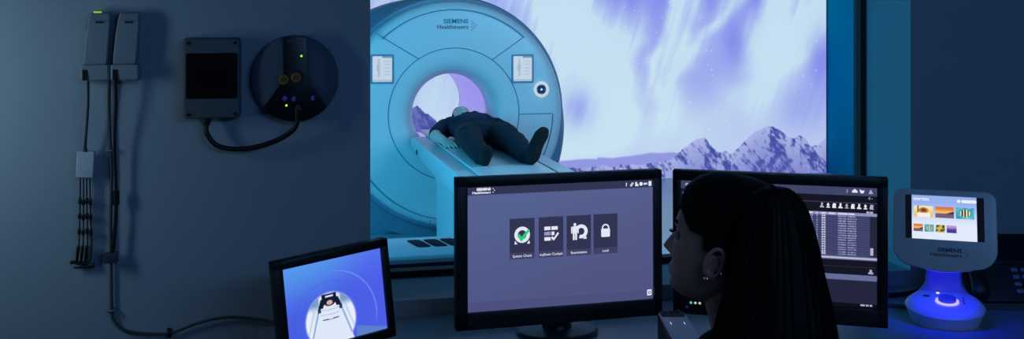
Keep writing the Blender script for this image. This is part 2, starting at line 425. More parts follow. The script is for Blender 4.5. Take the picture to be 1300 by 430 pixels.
# logo lettering
b = MB()
b.text('SIEMENS', .050, .115, .735, -.002, 0, FR, 'RIGHT', 1.1, .0012); b.text('Healthineers', .048, .115, .690, -.002, 1, FR, 'RIGHT', 1.05, .0004)
obj('logo_lettering', b, [mat('logo_teal', (0, 140, 150), .5), mat('logo_dark', (70, 62, 84), .5)], mri, ID)
b = MB()
for i, (dx, dz) in enumerate([(0, .035), (.012, .024), (.024, .012), (.036, 0), (.024, -.012), (.012, -.024), (0, -.035), (.002, .012), (.014, 0), (.002, -.012)]):
    b.flat(circ(.142 + dx, .716 + dz, .0042, 8), -.002, 0, FR)
obj('logo_mark', b, mat('logo_orange', (110, 90, 110), .5), mri, ID)
# two information displays
def info(cx, cz, lab):
    M = FR @ T(cx, 0, cz)
    b = MB(); b.prism(rrect(.185, .235, .012), -.006, .01, 0, M, .002)
    d = obj('display_panel', b, gshade, mri, ID, label=lab)
    def fn(U, V):
        c = np.full(U.shape + (3,), 1.) * np.array([205., 220., 232.])
        bod = (np.abs(U - .32) < .05 + .04 * (np.abs(V - .55) < .12)) & (V > .2) & (V < .85)
        bod |= ((U - .32) ** 2 + ((V - .86) * 1.3) ** 2 < .003)
        c[bod] = (178, 194, 208); c[(V > .93) & (U > .5)] = (120, 150, 170)
        for k in range(5): c[(np.abs(V - .8 + k * .13) < .02) & (U > .58) & (U < .9)] = (185, 200, 212)
        c[(V < .08)] = (180, 198, 212)
        return c
    canvas('screen', .155, .205, 40, 52, fn, scr, d, M @ T(0, -.0065, 0))
info(-.583, .372, 'lit white display on the left of the scanner face'); info(.565, .362, 'lit white display on the right of the scanner face')
b = MB(); M = FR @ T(.722, 0, .19)
b.lathe([(.040, .004), (.064, .004), (.066, .012), (.060, .016), (.044, .016), (.040, .010)], 40, 0, M @ RX(PI / 2), closed=True)
dial = obj('control_dial', b, em('ring_white', (225, 240, 250), .8), mri, ID, label='round white lit control dial')
b = MB(); b.lathe([(0, .0), (.040, .0), (.040, .012), (0, .014)], 32, 0, M @ RX(PI / 2))
for k in range(4): b.lathe([(0, .012), (.017, .012), (.014, .019), (0, .02)], 16, 1, M @ T(.024 * math.cos(PI / 4 + k * PI / 2), 0, .024 * math.sin(PI / 4 + k * PI / 2)) @ RX(PI / 2))
b.lathe([(0, .014), (.009, .014), (.006, .022), (0, .022)], 16, 2, M @ RX(PI / 2))
obj('button_pad', b, [mat('pad_blue', (70, 120, 165), .5), mat('pad_navy', (24, 50, 90), .5), e_white], dial, ID)

# ================================================================== PATIENT TABLE
TXL, TXR, TZ = 1.18, 1.945, .752
tb = thing('patient_table', 'pale blue lit patient table sliding into the MRI bore on a pedestal', 'table', (1.56, 7.3, -.1))
b = MB()
def tsec(y, zb, inset): 
    return [(TXL + inset, y, zb), (TXR - inset, y, zb), (TXR, y, zb + .05), (TXR, y, TZ - .012), (TXR - .012, y, TZ), (TXL + .012, y, TZ), (TXL, y, TZ - .012), (TXL, y, zb + .05)]
b.rings([[Vector(p) for p in tsec(*a)] for a in ((8.70, .64, .03), (8.2, .60, .03), (7.2, .57, .04), (5.95, .57, .05), (5.85, .60, .06))], 0)
for x in (1.305, 1.82): b.tube([(x, 8.70, TZ + .0005), (x, 5.9, TZ + .0005)], .004, 1, 6)
obj('table_frame', b, [gwhite, seamm], tb, ID)
b = MB(); rg = []
for y in (5.98, 6.0, 9.02, 9.04):
    e = .006 if y in (5.98, 9.04) else 0
    rg.append([Vector((1.54 + sx * (.235 - e), y, zz)) for sx, zz in ((-1, TZ + .001), (1, TZ + .001), (1, TZ + .018 - e), (.9, TZ + .022 - e), (-.9, TZ + .022 - e), (-1, TZ + .018 - e))])
b.rings(rg, 0); obj('sliding_board', b, white, tb, ID)
b = MB(); rg = []
for (z, x0, x1, y0, y1) in ((-.1, 1.22, 1.90, 6.3, 8.05), (-.06, 1.22, 1.90, 6.3, 8.05), (-.04, 1.27, 1.85, 6.36, 8.0), (.5, 1.27, 1.85, 6.36, 8.0), (.60, 1.24, 1.88, 6.3, 8.1)):
    rg.append([(x0 + .04, y0, z), (x1 - .04, y0, z), (x1, y0 + .04, z), (x1, y1 - .04, z), (x1 - .04, y1, z), (x0 + .04, y1, z), (x0, y1 - .04, z), (x0, y0 + .04, z)])
b.rings(rg, 0); obj('pedestal', b, gwhite, tb, ID)
b = MB(); b.lathe([(0, 0), (.02, 0), (.018, .008), (0, .009)], 20, 0, T(1.181, 8.35, .675) @ RY(-PI / 2)); obj('table_button', b, dark, tb, ID, label='small dark round button on the side of the table')

# ================================================================== HUMAN HELPERS
def head_rings(scale=1., female=True, inflate=0., mask=None, tuck=-.012, nphi=64):
    """stacked rings, x forward, y left, z up, origin on the eye line between the ears"""
    K = [(.122, .012, -.035, .012), (.117, .040, -.065, .040), (.105, .060, -.085, .058), (.085, .078, -.100, .069), (.055, .090, -.108, .075), (.025, .094, -.109, .0765),
         (.0, .090, -.106, .075), (-.025, .091, -.098, .0715), (-.05, .091, -.086, .067), (-.075, .091, -.068, .060), (-.095, .089, -.045, .050), (-.11, .082, -.02, .037), (-.119, .070, .005, .022), (-.122, .058, .02, .010)]
    zs = np.concatenate([np.linspace(.122, .1, 8), np.linspace(.097, -.1, 54), np.linspace(-.103, -.122, 9)])
    KK = np.array(K)[::-1]
    rings = []
    for z in zs:
        f, bk, wd = (np.interp(z, KK[:, 0], KK[:, i]) for i in (1, 2, 3))
        c = -.008 if z > -.05 else -.008 + .03 * min(1, (-.05 - z) / .07); c = min(max(c, bk + .004), f - .004)
        ring = []
        for k in range(nphi):
            a = 2 * PI * k / nphi; ca, sa = math.cos(a), math.sin(a)
            e = .88
            x = c + ((f - c) if ca > 0 else (c - bk)) * (abs(ca) ** e) * (1 if ca > 0 else -1); y = wd * (abs(sa) ** .92) * (1 if sa > 0 else -1)
            if ca > 0:
                nose = math.exp(-(y / (.009 + .010 * max(0, min(1, -z / .045)))) ** 2) * (max(0, min(1, (.012 - z) / .052)) if z > -.04 else max(0, 1 - (-.04 - z) / .012)) * .027
                ys = abs(y) - .032
                eye = -.010 * math.exp(-(ys / .015) ** 2 - ((z + .002) / .011) ** 2)
                brow = .004 * math.exp(-(ys / .022) ** 2 - ((z - .018) / .008) ** 2)
                lips = .0065 * math.exp(-(y / .021) ** 2) * (math.exp(-((z + .070) / .0055) ** 2) + .95 * math.exp(-((z + .081) / .006) ** 2))
                chin = .007 * math.exp(-(y / .02) ** 2 - ((z + .106) / .012) ** 2)
                fold = -.004 * math.exp(-(y / .03) ** 2 - ((z + .092) / .006) ** 2)
                cheek = .003 * math.exp(-((abs(y) - .045) / .016) ** 2 - ((z + .03) / .02) ** 2)
                x += nose + eye + brow + lips + chin + fold + cheek
            if inflate:
                g = inflate if (mask is None or mask(x, y, z)) else tuck
                n = Vector((x - c, y, z * .9)).normalized(); x += n.x * g; y += n.y * g; zz = z + n.z * g
            else: zz = z
            ring.append(Vector((x, y, zz)) * scale)
        rings.append(ring)
    return rings
def add_head(mb, M, scale=1.):
    mb.rings(head_rings(scale), 0, M)
    for s in (1, -1):
        E = M @ Matrix.Diagonal((scale, scale, scale, 1)) @ T(-.017, s * .0745, -.020) @ RZ(s * R(20)) @ RY(R(-10)) @ Matrix.Diagonal((.92, 1, .95, 1))
        c = [(-.004 + .017 * math.cos(R(t)), s * (.013 + .004 * math.sin(R(max(0, t)) / 1)), .030 * math.sin(R(t))) for t in (-60, -20, 20, 60, 90, 120, 150, 180, 210, 240)]
        c = [(-x if True else x, y, z) for x, y, z in c]
        mb.tube(c, [.0035, .004, .0042, .0045, .0048, .0048, .0048, .0048, .005, .0045], 0, 8, E, smooth=3, round_end=True)
        mb.tube([(.014, s * .004, -.012), (.004, s * .008, -.027), (-.004, s * .008, -.033)], [.004, .0065, .005], 0, 8, E, smooth=3, round_end=True)
        mb.tube([(.012, s * .004, .004), (.014, s * .006, -.006)], [.004, .004], 0, 8, E, round_end=True)
        mb.tube([(.002, -s * .003, -.026), (.0, -s * .001, .024)], [(.012, .004), (.015, .004)], 0, 12, E, up=(0, 1, 0), round_end=True)
        mb.tube([(-.008, s * .006, -.016), (-.009, s * .009, .004), (-.004, s * .009, .016)], [.003, .0035, .003], 0, 8, E, smooth=3, round_end=True)
def hand_tubes(mb, M, side=1, curl=25, inflate=0., scale=1.):
    """origin wrist, +x to the fingertips, +z back of hand, thumb on +y*side"""
    M = M @ Matrix.Diagonal((scale,) * 3 + (1,))
    mb.tube([(-.02, 0, 0), (.02, 0, 0), (.06, side * .002, 0), (.092, 0, 0)], [(.026, .019), (.033, .017), (.041, .014), (.038, .011)], 0, 12, M, up=(0, 0, 1), smooth=2, round_end=True)
    for i, (y, ln_, r) in enumerate(((.030, .072, .0088), (.010, .082, .0090), (-.011, .076, .0087), (-.030, .058, .0078))):
        p = Vector((.088 - .004 * abs(i - 1), side * y, 0)); a = R(curl * .4); pts = [p - Vector((.02, 0, 0)), p]
        for k, fr in enumerate((.45, .32, .23)):
            d = Vector((math.cos(a), side * (y * 1.2) * .9, -math.sin(a))); p = p + d * ln_ * fr; pts.append(p); a += R(curl)
        mb.tube(pts, [r, r, r * .97, r * .92, r * .78], 0, 8, M, smooth=2, round_end=True)
    mb.tube([(.015, side * .022, -.004), (.04, side * .045, -.010), (.068, side * .060, -.014), (.092, side * .066, -.020)], [.014, .0115, .0095, .008], 0, 8, M, smooth=2, round_end=True)
def hframe(p, d, up):
    d = Vector(d).normalized(); up = Vector(up); y = up.cross(d).normalized(); z = d.cross(y)
    M = Matrix((d, y, z)).transposed().to_4x4(); M.translation = Vector(p); return M

# ================================================================== PATIENT (lying, feet to the window)
pat = thing('person', 'person lying on the scanner table in dark navy clothes, feet towards the window', 'person', (1.58, 7.9, TZ + .022))
def grow(r, g): return (r[0] + g, r[1] + g) if isinstance(r, tuple) else r + g
def limb(mb, pts, rad, g=0., n=14, up=None, s=3): mb.tube(pts, [grow(r, g) for r in rad], 0, n, None, up=up, smooth=s, round_end=True)
zt = .774
torso = ([(1.605, 8.57, .875), (1.60, 8.48, .872), (1.595, 8.32, .880), (1.585, 8.12, .875), (1.58, 7.98, .865), (1.575, 7.88, .86)], [(.12, .065), (.195, .088), (.185, .105), (.170, .103), (.175, .098), (.15, .085)])
armL = ([(1.40, 8.46, .865), (1.30, 8.25, .838), (1.285, 8.17, .832), (1.318, 8.03, .826)], [.058, .047, .045, .030])
armR = ([(1.80, 8.46, .865), (1.865, 8.22, .835), (1.865, 8.13, .825), (1.83, 7.97, .825)], [.058, .046, .043, .028])
legL = ([(1.49, 7.97, .862), (1.46, 7.75, .872), (1.435, 7.52, .868), (1.445, 7.3, .842), (1.455, 7.14, .815)], [.098, .088, .066, .060, .042])
legR = ([(1.67, 7.97, .862), (1.70, 7.75, .868), (1.725, 7.52, .860), (1.74, 7.3, .838), (1.752, 7.13, .815)], [.098, .088, .066, .060, .042])
footL = ([(1.455, 7.12, .812), (1.458, 7.07, .828), (1.452, 7.01, .858), (1.446, 6.975, .895)], [(.032, .038), (.033, .034), (.038, .026), (.030, .017)])
footR = ([(1.755, 7.12, .808), (1.765, 7.04, .835), (1.778, 7.02, .900), (1.805, 6.99, .972), (1.815, 6.98, .996)], [(.036, .042), (.038, .044), (.044, .030), (.046, .024), (.036, .016)])
def fwd(y): return y - .10 - .14 * max(0., 8.0 - y)
for q in (torso, armL, armR, legL, legR, footL, footR):
    q[0][:] = [(x - .055 * min(1., max(0., (7.9 - y) / .8)), fwd(y), z - (.012 if y > 7.9 else 0)) for x, y, z in q[0]]
HL = [(1.402, fwd(7.10), .815), (1.400, fwd(7.065), .803)]; HR = [(1.702, fwd(7.09), .82), (1.702, fwd(7.05), .806)]
def heel(mb, g): mb.tube(HL, [.030 + g, .028 + g], 0, 12, round_end=True); mb.tube(HR, [.034 + g, .031 + g], 0, 12, round_end=True)
PH = T(1.600, 8.715, .892) @ Matrix(((0, 1, 0, 0), (0, 0, 1, 0), (1, 0, 0, 0), (0, 0, 0, 1))) @ RY(R(8))
m = MB()
limb(m, *torso, n=24, up=(0, 0, 1)); limb(m, [(1.605, 8.43, .86), (1.603, 8.54, .870), (1.60, 8.64, .880)], [.07, .056, .058])
for l in (armL, armR, legL, legR, footL, footR): limb(m, *l)
heel(m, 0)
add_head(m, PH, .95)
hand_tubes(m, hframe((1.318, 7.925, .812), (.22, -1, -.16), (-.25, 0, 1)), 1, 14, scale=1.12)
hand_tubes(m, hframe((1.83, 7.865, .812), (-.2, -1, -.12), (0, 0, 1)), -1, 16)
body = remesh(m, .0042, 1)
def clampz(me, z):
    for v in me.vertices: v.co.z = max(v.co.z, z)
    return me
obj('body', clampz(body, zt + .003), skin, pat, ID, sharp=180)
m = MB(); limb(m, [(1.605, 8.50, .863)] + torso[0], [(.075, .062)] + torso[1], .012, 24, (0, 0, 1))
for a in (armL, armR):
    limb(m, [a[0][0], tuple(Vector(a[0][0]).lerp(Vector(a[0][1]), .9))], [.064, .056], .012)
limb(m, [(1.44, 8.37, .858), (1.77, 8.37, .858)], [.075, .075])
for k in range(26):
    x, y = random.uniform(1.43, 1.75), random.uniform(7.85, 8.4); a = random.uniform(-.6, .6)
    z = .863 + .112 * math.sqrt(max(.05, 1 - ((x - 1.59) / .2) ** 2))
    m.tube([(x - .05 * math.cos(a), y - .05 * math.sin(a), z - .006), (x, y, z + .001), (x + .05 * math.cos(a), y + .05 * math.sin(a), z - .006)], [.004, .009, .004], 0, 8, smooth=3)
obj('shirt', clampz(remesh(m, .007, 3), zt + .002), navy, pat, ID, sharp=180)
m = MB(); limb(m, [(1.585, 7.96, .858), (1.58, 7.88, .853), (1.578, 7.77, .848)], [(.178, .105), (.182, .106), (.165, .095)], .008, 24, (0, 0, 1))
for l in (legL, legR): limb(m, l[0], [.106, .098, .082, .072, .058], 0.0)
for l in (legL, legR):
    for k in range(12):
        t = random.uniform(.05, .95); i = min(3, int(t * 4)); f = t * 4 - i
        c = Vector(l[0][i]).lerp(Vector(l[0][i + 1]), f); r = [.106, .098, .082, .072, .058][i] * (1 - f) + [.106, .098, .082, .072, .058][i + 1] * f; a0 = random.uniform(0, 2)
        m.tube([c + Vector((math.cos(a0 + q) * (r + e), .03 * q, math.sin(a0 + q) * (r + e))) for q, e in ((-.3, -.004), (.1, .003), (.5, .003), (.9, -.004))], [.004, .008, .008, .004], 0, 8, smooth=2)
me = remesh(m, .007, 3)
for v in me.vertices: v.co.z = max(v.co.z, zt + .002)
obj('trousers', me, navy2, pat, ID, sharp=180)
for nm, f, hp in (('sock', footL, HL), ('sock', footR, HR)):
    m = MB(); limb(m, *f, g=.006); m.tube(hp, [.035, .034], 0, 12, round_end=True)
    m.tube([Vector(f[0][0]) + Vector((0, .10, .016)), f[0][0]], [.048, .043], 0, 14, round_end=True)
    me = remesh(m, .005, 3)
    for v in me.vertices: v.co.z = max(v.co.z, zt + .001)
    obj(nm, me, sockm, pat, ID, sharp=180)
m = MB(); m.rings(head_rings(.95, inflate=.008, mask=lambda x, y, z: (z > .08 and x < .075) or (x < .03 and z > .0) or (x < -.03), nphi=48), 0, PH)
obj('hair', clampz(remesh(m, .005, 2), zt + .001), hairm, pat, ID, sharp=180)

# ================================================================== CABINET JUST BEHIND THE GLASS
cb = thing('equipment_cabinet', 'low pale cabinet with three dark recesses just behind the window, partly behind the large monitor', 'cabinet', (.45, 3.97, 0))
b = MB()
def cpoly(ins): 
    pts = []; 
    for k in range(13):
        t = k / 12; pts.append((-.55 + 1.10 * t, -.13 - .035 * math.sin(PI * (.15 + .7 * t)) + ins))
    return pts + [(.55, .16), (-.55, .16)]
def cring(z, s=1., ins=0): return [Vector((x * s, y + (ins if y < 0 else -ins), z)) for x, y in cpoly(0)]
b.rings([cring(-.1, .96, .05), cring(.06, .96, .05), cring(.07, 1, 0), cring(.878, 1, 0), cring(.884, 1, 0)], 0)
obj('cabinet_body', b, mat('cabinet_shaded', (34, 42, 52), .8, spec=.2), cb)  # body colour darkened to put shade on the side facing the glass
b = MB(); b.rings([cring(.884, 1.005, -.004), cring(.897, 1.005, -.004), cring(.905, .995, .004), cring(.908, .985, .012)], 0)
obj('cabinet_top', b, gwhite, cb)
for k in range(4):
    b = MB(); M = T(.122 + k * .062, .035, .9085) @ RX(-PI / 2)
    pl = [(x + z * -.22, z) for x, z in rrect(.050, .125, .014)]
    b.prism(pl, -.002, .002, 0, M, .0008); obj('recess', b, mat('recess_dark', (8, 22, 34), .8, spec=.1), cb, WM[cb.name])
b = MB()
for k in range(3): b.box(.09 + k * .016, -.1665, .862, .012, .006, .008, 0, .002)
obj('nameplate', b, dark, cb)

# ================================================================== DESK
DZ = .82
dk = thing('desk', 'long pale laminate desk running under the observation window', 'desk', (1.7, 2.8, 0))
b = MB(); b.box(-.0 + 0, 0.0, DZ - .015, 3.4, 1.14, .03, 0, .004); obj('desktop', b, deskm, dk)
for x in (-1.6, 0.0, 1.6):
    b = MB(); b.box(x, -.1, .395, .05, .8, .79, 0, .004); b.box(x, -.1, .02, .08, .84, .04, 0, .004); obj('leg', b, dark, dk)
obj('modesty_panel', MB().box(0, .4, .55, 3.14, .02, .4), dark, dk)

# ================================================================== MONITORS
def pose(pos, yaw, tilt, roll): return T(*pos) @ RZ(R(yaw)) @ RX(R(tilt)) @ RY(R(roll))
def housing(w, h, bl, br, bt, bb, dep, parent, mw, name='housing'):
    """black frame around a screen opening w x h and a domed back"""
    b = MB(); W0, W1, H0, H1 = -w / 2 - bl, w / 2 + br, -h / 2 - bb, h / 2 + bt; f = -.010
    def bar(x0, z0, x1, z1): b.box((x0 + x1) / 2, .006, (z0 + z1) / 2, x1 - x0, .036, z1 - z0, 0, .003)
    bar(W0, h / 2, W1, H1); bar(W0, H0, W1, -h / 2); bar(W0, H0, -w / 2, H1); bar(w / 2, H0, W1, H1)
    cx, cz = (W0 + W1) / 2, (H0 + H1) / 2
    b.rings([[Vector((cx + x * (W1 - W0) * .98, yy, cz + z * (H1 - H0) * .98)) * 1 for x, z in [(p[0], p[1]) for p in rrect(k, k, .03)]] for yy, k in ((.003, 1), (.03, 1), (.05, .85), (dep, .55), (dep + .006, .5))], 0)
    return obj(name, b, black, parent, mw)
def stand(parent, x, y, ztop, mw, r=.115, back=.0):
    rt = WM[parent.name]
    b = MB(); M = rt
    b.lathe([(0, .0), (r, .0), (r + .002, .006), (r - .004, .012), (r * .5, .017), (0, .019)], 48, 0, rt @ Matrix.Diagonal((1.08, .9, 1, 1)))
    obj('stand_base', b, mat('stand_base_plastic', (60, 64, 70), .35, noise=.05), parent, ID)
    b = MB(); b.lathe([(0, .017), (.045, .017), (.04, .03), (.036, .06), (0, .06)], 32, 0, rt)
    b.tube([rt @ Vector((0, 0, .04)), rt @ Vector((0, .004, .1)), rt @ Vector((0, 0, ztop - DZ))], [(.04, .022), (.036, .018), (.034, .016)], 0, 16, up=(0, 1, 0))
    obj('stand_neck', b, black, parent, ID)

# ---- main monitor
MP = pose((.847, 3.03, 1.097), 2.7, -.5, 0); MWD, MHT = .560, .350
mn = thing('monitor', 'large black monitor in the centre showing four tile icons on a lilac screen', 'monitor', (.855, 3.115, DZ), R(2.7))
hs = housing(MWD, MHT, .033, .026, .028, .048, .075, mn, MP)
stand(mn, 0, 0, 1.06, MP, .112)
def mainscr(U, V):
    c = mix(np.array([80., 93., 140.]) + 0 * U[..., None], np.array([80., 84., 130.]), sstep(0, 1, U * .5 + (1 - V) * .5))
    c = c + (V * 6)[..., None] - ((1 - V) * 2)[..., None]
    c[V > .935] = (50, 52, 82)
    c[V < .085] = (76, 80, 126)
    c[(V < .083) & (V > .078)] = (84, 88, 136)
    return c
sc_ = canvas('screen', MWD, MHT, 120, 160, mainscr, scr, mn, MP @ T(0, -.002, 0))
# px -> screen metres for laying the interface out: 235 px wide, ~155 px high
def tile(cx, name, caption, fn, mats):
    b = MB(); w, h = .074, .085; cz = .026
    b.flat(rect(cx - w / 2, cz - h / 2 + .0, cx + w / 2, cz + h / 2 + .012), -.0026, 0)
    b.flat(rect(cx - w / 2, cz - h / 2 - .018, cx + w / 2, cz - h / 2), -.0026, 1)
    fn(b, cx, cz + .008); b.text(caption, .0100, cx, cz - h / 2 - .0125, -.0032, 2, None, 'CENTER', 1., .0001)
    obj(name, b, mats, sc_, MP)
t_d = em('tile_dark', (49, 50, 80)); t_m = em('tile_mid', (62, 63, 100)); i_w = em('icon_white', (228, 230, 245)); i_g = em('icon_green', (40, 205, 120)); i_y = em('icon_lilac', (150, 152, 190))
tm = [t_d, t_m, i_w, i_g, i_y]
def ic_check(b, x, z):
    b.flat(band(x, z, .013, .023, 0, 360, 36), -.003, 2)
    b.flat([(x - .023, z - .026), (x - .014, z - .026), (x - .021, z - .016)], -.003, 2); b.flat([(x + .023, z - .026), (x + .014, z - .026), (x + .021, z - .016)], -.003, 2)
    b.flat([(x - .015, z - .003), (x - .009, z + .004), (x - .002, z - .006), (x + .018, z + .016), (x + .023, z + .011), (x - .002, z - .020)], -.0034, 3)
def ic_cock(b, x, z):
    for i, zz in enumerate((.014, -.001, -.016)):
        b.flat(rect(x - .020, z + zz - .005, x - .002, z + zz + .005), -.003, 2 if i != 1 else 4)
        b.flat(rect(x + .001, z + zz - .005, x + .020 - .010 * i, z + zz + .005), -.003, 2)
    b.flat([(x + .000, z - .013), (x + .004, z - .009), (x + .008, z - .014), (x + .020, z + .002), (x + .024, z - .002), (x + .008, z - .022)], -.0034, 2)
def ic_exam(b, x, z):
    b.flat(band(x + .007, z, .010, .020, -110, 150, 30), -.003, 2); b.flat([(x + .012, z - .022), (x + .024, z - .022), (x + .022, z - .014)], -.003, 2)
    b.flat(circ(x - .012, z + .021, .0042, 16), -.0034, 2); b.flat(rrect(.015, .021, .004, x - .012, z + .006), -.0034, 2)
    for s in (-1, 1): b.flat(rrect(.0055, .024, .002, x - .012 + s * .0036, z - .012), -.0034, 2); b.flat(rrect(.0035, .020, .0015, x - .012 + s * .0098, z + .005), -.0034, 2)
def ic_lock(b, x, z):
    b.flat(rrect(.027, .024, .003, x, z - .008), -.003, 2); b.flat(band(x, z + .006, .0075, .0115, 0, 180, 20), -.003, 2)
    for s in (-1, 1): b.flat(rect(x + s * .0095 - .002, z + .002, x + s * .0095 + .002, z + .0075), -.003, 2)
xs = [-.120, -.034, .050, .132]
for x, nm, cp, fn in zip(xs, ('check_tile', 'cockpit_tile', 'examination_tile', 'lock_tile'), ('System Check', 'myExam Cockpit', 'Examination', 'Lock'), (ic_check, ic_cock, ic_exam, ic_lock)): tile(x, nm, cp, fn, tm)
def mi(name, mats, fn):
    b = MB(); fn(b); obj(name, b, mats, sc_, MP)
def f_(b): b.text('SIEMENS', .0095, -.212, .1645, -.003, 0, None, 'RIGHT', 1.15, .0006); b.text('Healthineers', .0095, -.212, .1555, -.003, 0, None, 'RIGHT', 1.1, .0003)
mi('logo_lettering', i_w, f_)
def f_(b):
    for dx, dz in ((0, .005), (.004, 0), (0, -.005)): b.flat(circ(-.205 + dx, .1635 + dz, .0015, 8), -.003, 0)
mi('logo_mark', i_w, f_)
z = .1625
mi('help_icon', i_w, lambda b: b.text('?', .014, .197, .1575, -.003, 0, None, 'CENTER', 1, .0005))
def f_(b): b.flat(band(.212, z - .003, .0015, .0035, 0, 360, 12), -.003, 0); b.flat(band(.216, z + .002, .0015, .0035, 0, 360, 12), -.003, 0)
mi('link_icon', i_w, f_)
def f_(b): b.flat(rect(.2245, z - .006, .2305, z + .006), -.003, 0); b.flat(rect(.2295, z - .006, .2345, z), -.0031, 0)
mi('copy_icon', i_w, f_)
mi('globe_icon', i_w, lambda b: b.flat(circ(.243, z, .0055, 16), -.003, 0))
def f_(b): b.flat(rect(.2515, z - .003, .2577, z + .003), -.003, 0); b.flat([(.2575, z), (.2625, z + .004), (.2625, z - .004)], -.003, 0)
mi('camera_icon', i_w, f_)
mi('user_icon', i_w, lambda b: b.flat(rrect(.009, .014, .002, .271, z), -.003, 0))
def f_(b): b.flat(rrect(.014, .017, .002, .268, -.156), -.003, 0); b.flat(band(.268, -.156, .0025, .0045, 0, 360, 16), -.0034, 1)
mi('settings_icon', [i_w, t_d], f_)
b = MB(); b.lathe([(0, 0), (.006, 0), (.005, .002), (0, .002)], 16, 0, MP @ T(-.272, -.012, -.199) @ RX(PI / 2)); obj('power_button', b, mat('button_blue_grey', (50, 55, 70), .4), mn, ID)

# ---- right monitor
RP = pose((1.485, 2.966, 1.083), -28.3, 1.5, 0); rp0 = RP @ Vector((0, .085, 0))
rm = thing('monitor', 'large black monitor behind the seated woman showing a data table on its screen', 'monitor', (rp0.x, rp0.y, DZ), R(-28.3))
housing(MWD, MHT, .024, .030, .030, .052, .075, rm, RP)
stand(rm, 0, 0, 1.05, RP, .11)
def rscr(U, V):
    c = np.full(U.shape + (3,), 1.) * np.array([20., 21., 34.])
    c[V > .93] = (64, 68, 104)
    c[(V > .866) & (V < .872)] = (62, 64, 84)
    c[(V > .762) & (V < .785)] = (140, 146, 186)
    g = (V > .425) & (V <= .762); c[g] = (66, 70, 112); c[g & (np.sin(V * 2 * PI * 50.) > .3)] = (58, 62, 102)
    for x0, x1 in ((-.26, -.235), (-.2, -.18), (-.13, -.10), (-.05, -.03), (.022, .04), (.091, .102), (.111, .115), (.125, .139), (.147, .165), (.172, .200), (.202, .218)):
        hx = (U - .5) * MWD; hm = (V > .766) & (V < .781) & (hx > x0) & (hx < x1); c[hm] = (214, 218, 240)
    row = np.floor((.762 - V) / .0197); fr = ((.762 - V) / .0197) % 1
    x = (U - .5) * MWD; ink = vnoise(U * 300, row * 7.3 + .5, 3)
    txt = np.zeros_like(g)
    for x0, wd in ((-.26, .05), (-.2, .04), (-.13, .05), (-.05, .02), (.022, .010), (.060, .010), (.091, .012), (.112, .004), (.172, .025), (.1985, .026)): txt |= (x > x0) & (x < x0 + wd * (.9 + .1 * vnoise(row * 1.7, row * 0 + x0 * 91)))
    tx = g & txt & (fr > .25) & (fr < .75); c[tx] = (np.array([104., 107., 146.]) + 62 * ink[..., None])[tx]
    ic = g & (x > .127) & (x < .138); c[ic & (fr > .15) & (fr < .85)] = (196, 198, 220); c[ic & (fr > .5) & (fr < .9) & (x > .131) & (x < .134)] = (50, 52, 84)
    c[(V > .395) & (V < .425)] = (104, 108, 146); c[(V > .403) & (V < .414)] = (190, 194, 220)
    c[(V > .335) & (V < .340)] = (54, 55, 72)
    c[(V > .225) & (V < .272)] = (100, 108, 152)
    c[(V < .225)] = (36, 38, 62); c[V < .035] = (14, 14, 22)
    c[(U > .965) & (V > .425) & (V < .762)] = (36, 38, 58); c[(U > .968) & (U < .982) & (V > .44) & (V < .50)] = (180, 184, 208)
    return c
rs_ = canvas('screen', MWD, MHT, 420, 330, rscr, scr, rm, RP @ T(0, -.002, 0))
def ui(name, mats, fn):
    b = MB(); fn(b); obj(name, b, mats, rs_, RP)
ui('help_icon', e_dim, lambda b: b.text('?', .013, .198, .1575, -.003, 0, None, 'CENTER', 1, .0004))
ui('cloud_icon', i_w, lambda b: b.flat([(.212, .159), (.226, .159), (.227, .163), (.223, .167), (.219, .170), (.215, .167), (.211, .163)], -.003, 0))
ui('cart_icon', i_w, lambda b: b.flat([(.232, .168), (.236, .168), (.237, .166), (.246, .166), (.243, .158), (.235, .158)], -.003, 0))
ui('user_icon', e_dim, lambda b: b.flat([(.257, .157), (.269, .157), (.267, .1625), (.2655, .164), (.2655, .168), (.2605, .168), (.2605, .164), (.259, .1625)], -.003, 0))
ui('menu_text', e_dim, lambda b: b.text('C -', .0085, .262, .141, -.003, 0, None, 'CENTER', 1, .0003))
for k in range(9):
    x = .128 + k * .0172; z = .121
    def icon(b):
        if k % 3 == 0: b.flat([(x - .006, z - .009), (x + .006, z - .009), (x + .006, z - .006), (x + .002, z - .004), (x + .003, z + .005), (x - .002, z + .006), (x - .003, z - .003), (x - .006, z - .006)], -.003, 0)
        elif k % 3 == 1: b.flat([(x - .005, z - .009), (x + .005, z - .009), (x + .005, z - .006), (x + .001, z - .006), (x + .004, z), (x, z + .006), (x - .004, z), (x - .001, z - .006), (x - .005, z - .006)], -.003, 0)
        else: b.flat([(x - .006, z - .009), (x + .006, z - .009), (x + .004, z - .005), (x + .005, z + .004), (x - .003, z + .005), (x - .005, z)], -.003, 0)
    ui('toolbar_icon', i_w if k % 4 else e_dim, icon)
ui('view_switch', e_dim, lambda b: b.flat([(.251, .099), (.269, .099), (.269, .106), (.261, .106), (.261, .1005), (.259, .1005), (.259, .106), (.251, .106)], -.003, 0))
ui('stamp_icon', e_dim, lambda b: b.flat([(.256, -.075), (.270, -.075), (.270, -.071), (.266, -.069), (.267, -.063), (.260, -.062), (.260, -.069), (.256, -.071)], -.003, 0))
for xa, xb in ((.2345, .247), (.2495, .2575), (.260, .2675)): ui('clock_mark', e_dim, lambda b: b.flat(rrect(xb - xa, .0052, .0018, (xa + xb) / 2, -.1665), -.003, 0))
ui('corner_mark', e_dim, lambda b: b.flat(rrect(.03, .007, .002, -.252, .163), -.003, 0))
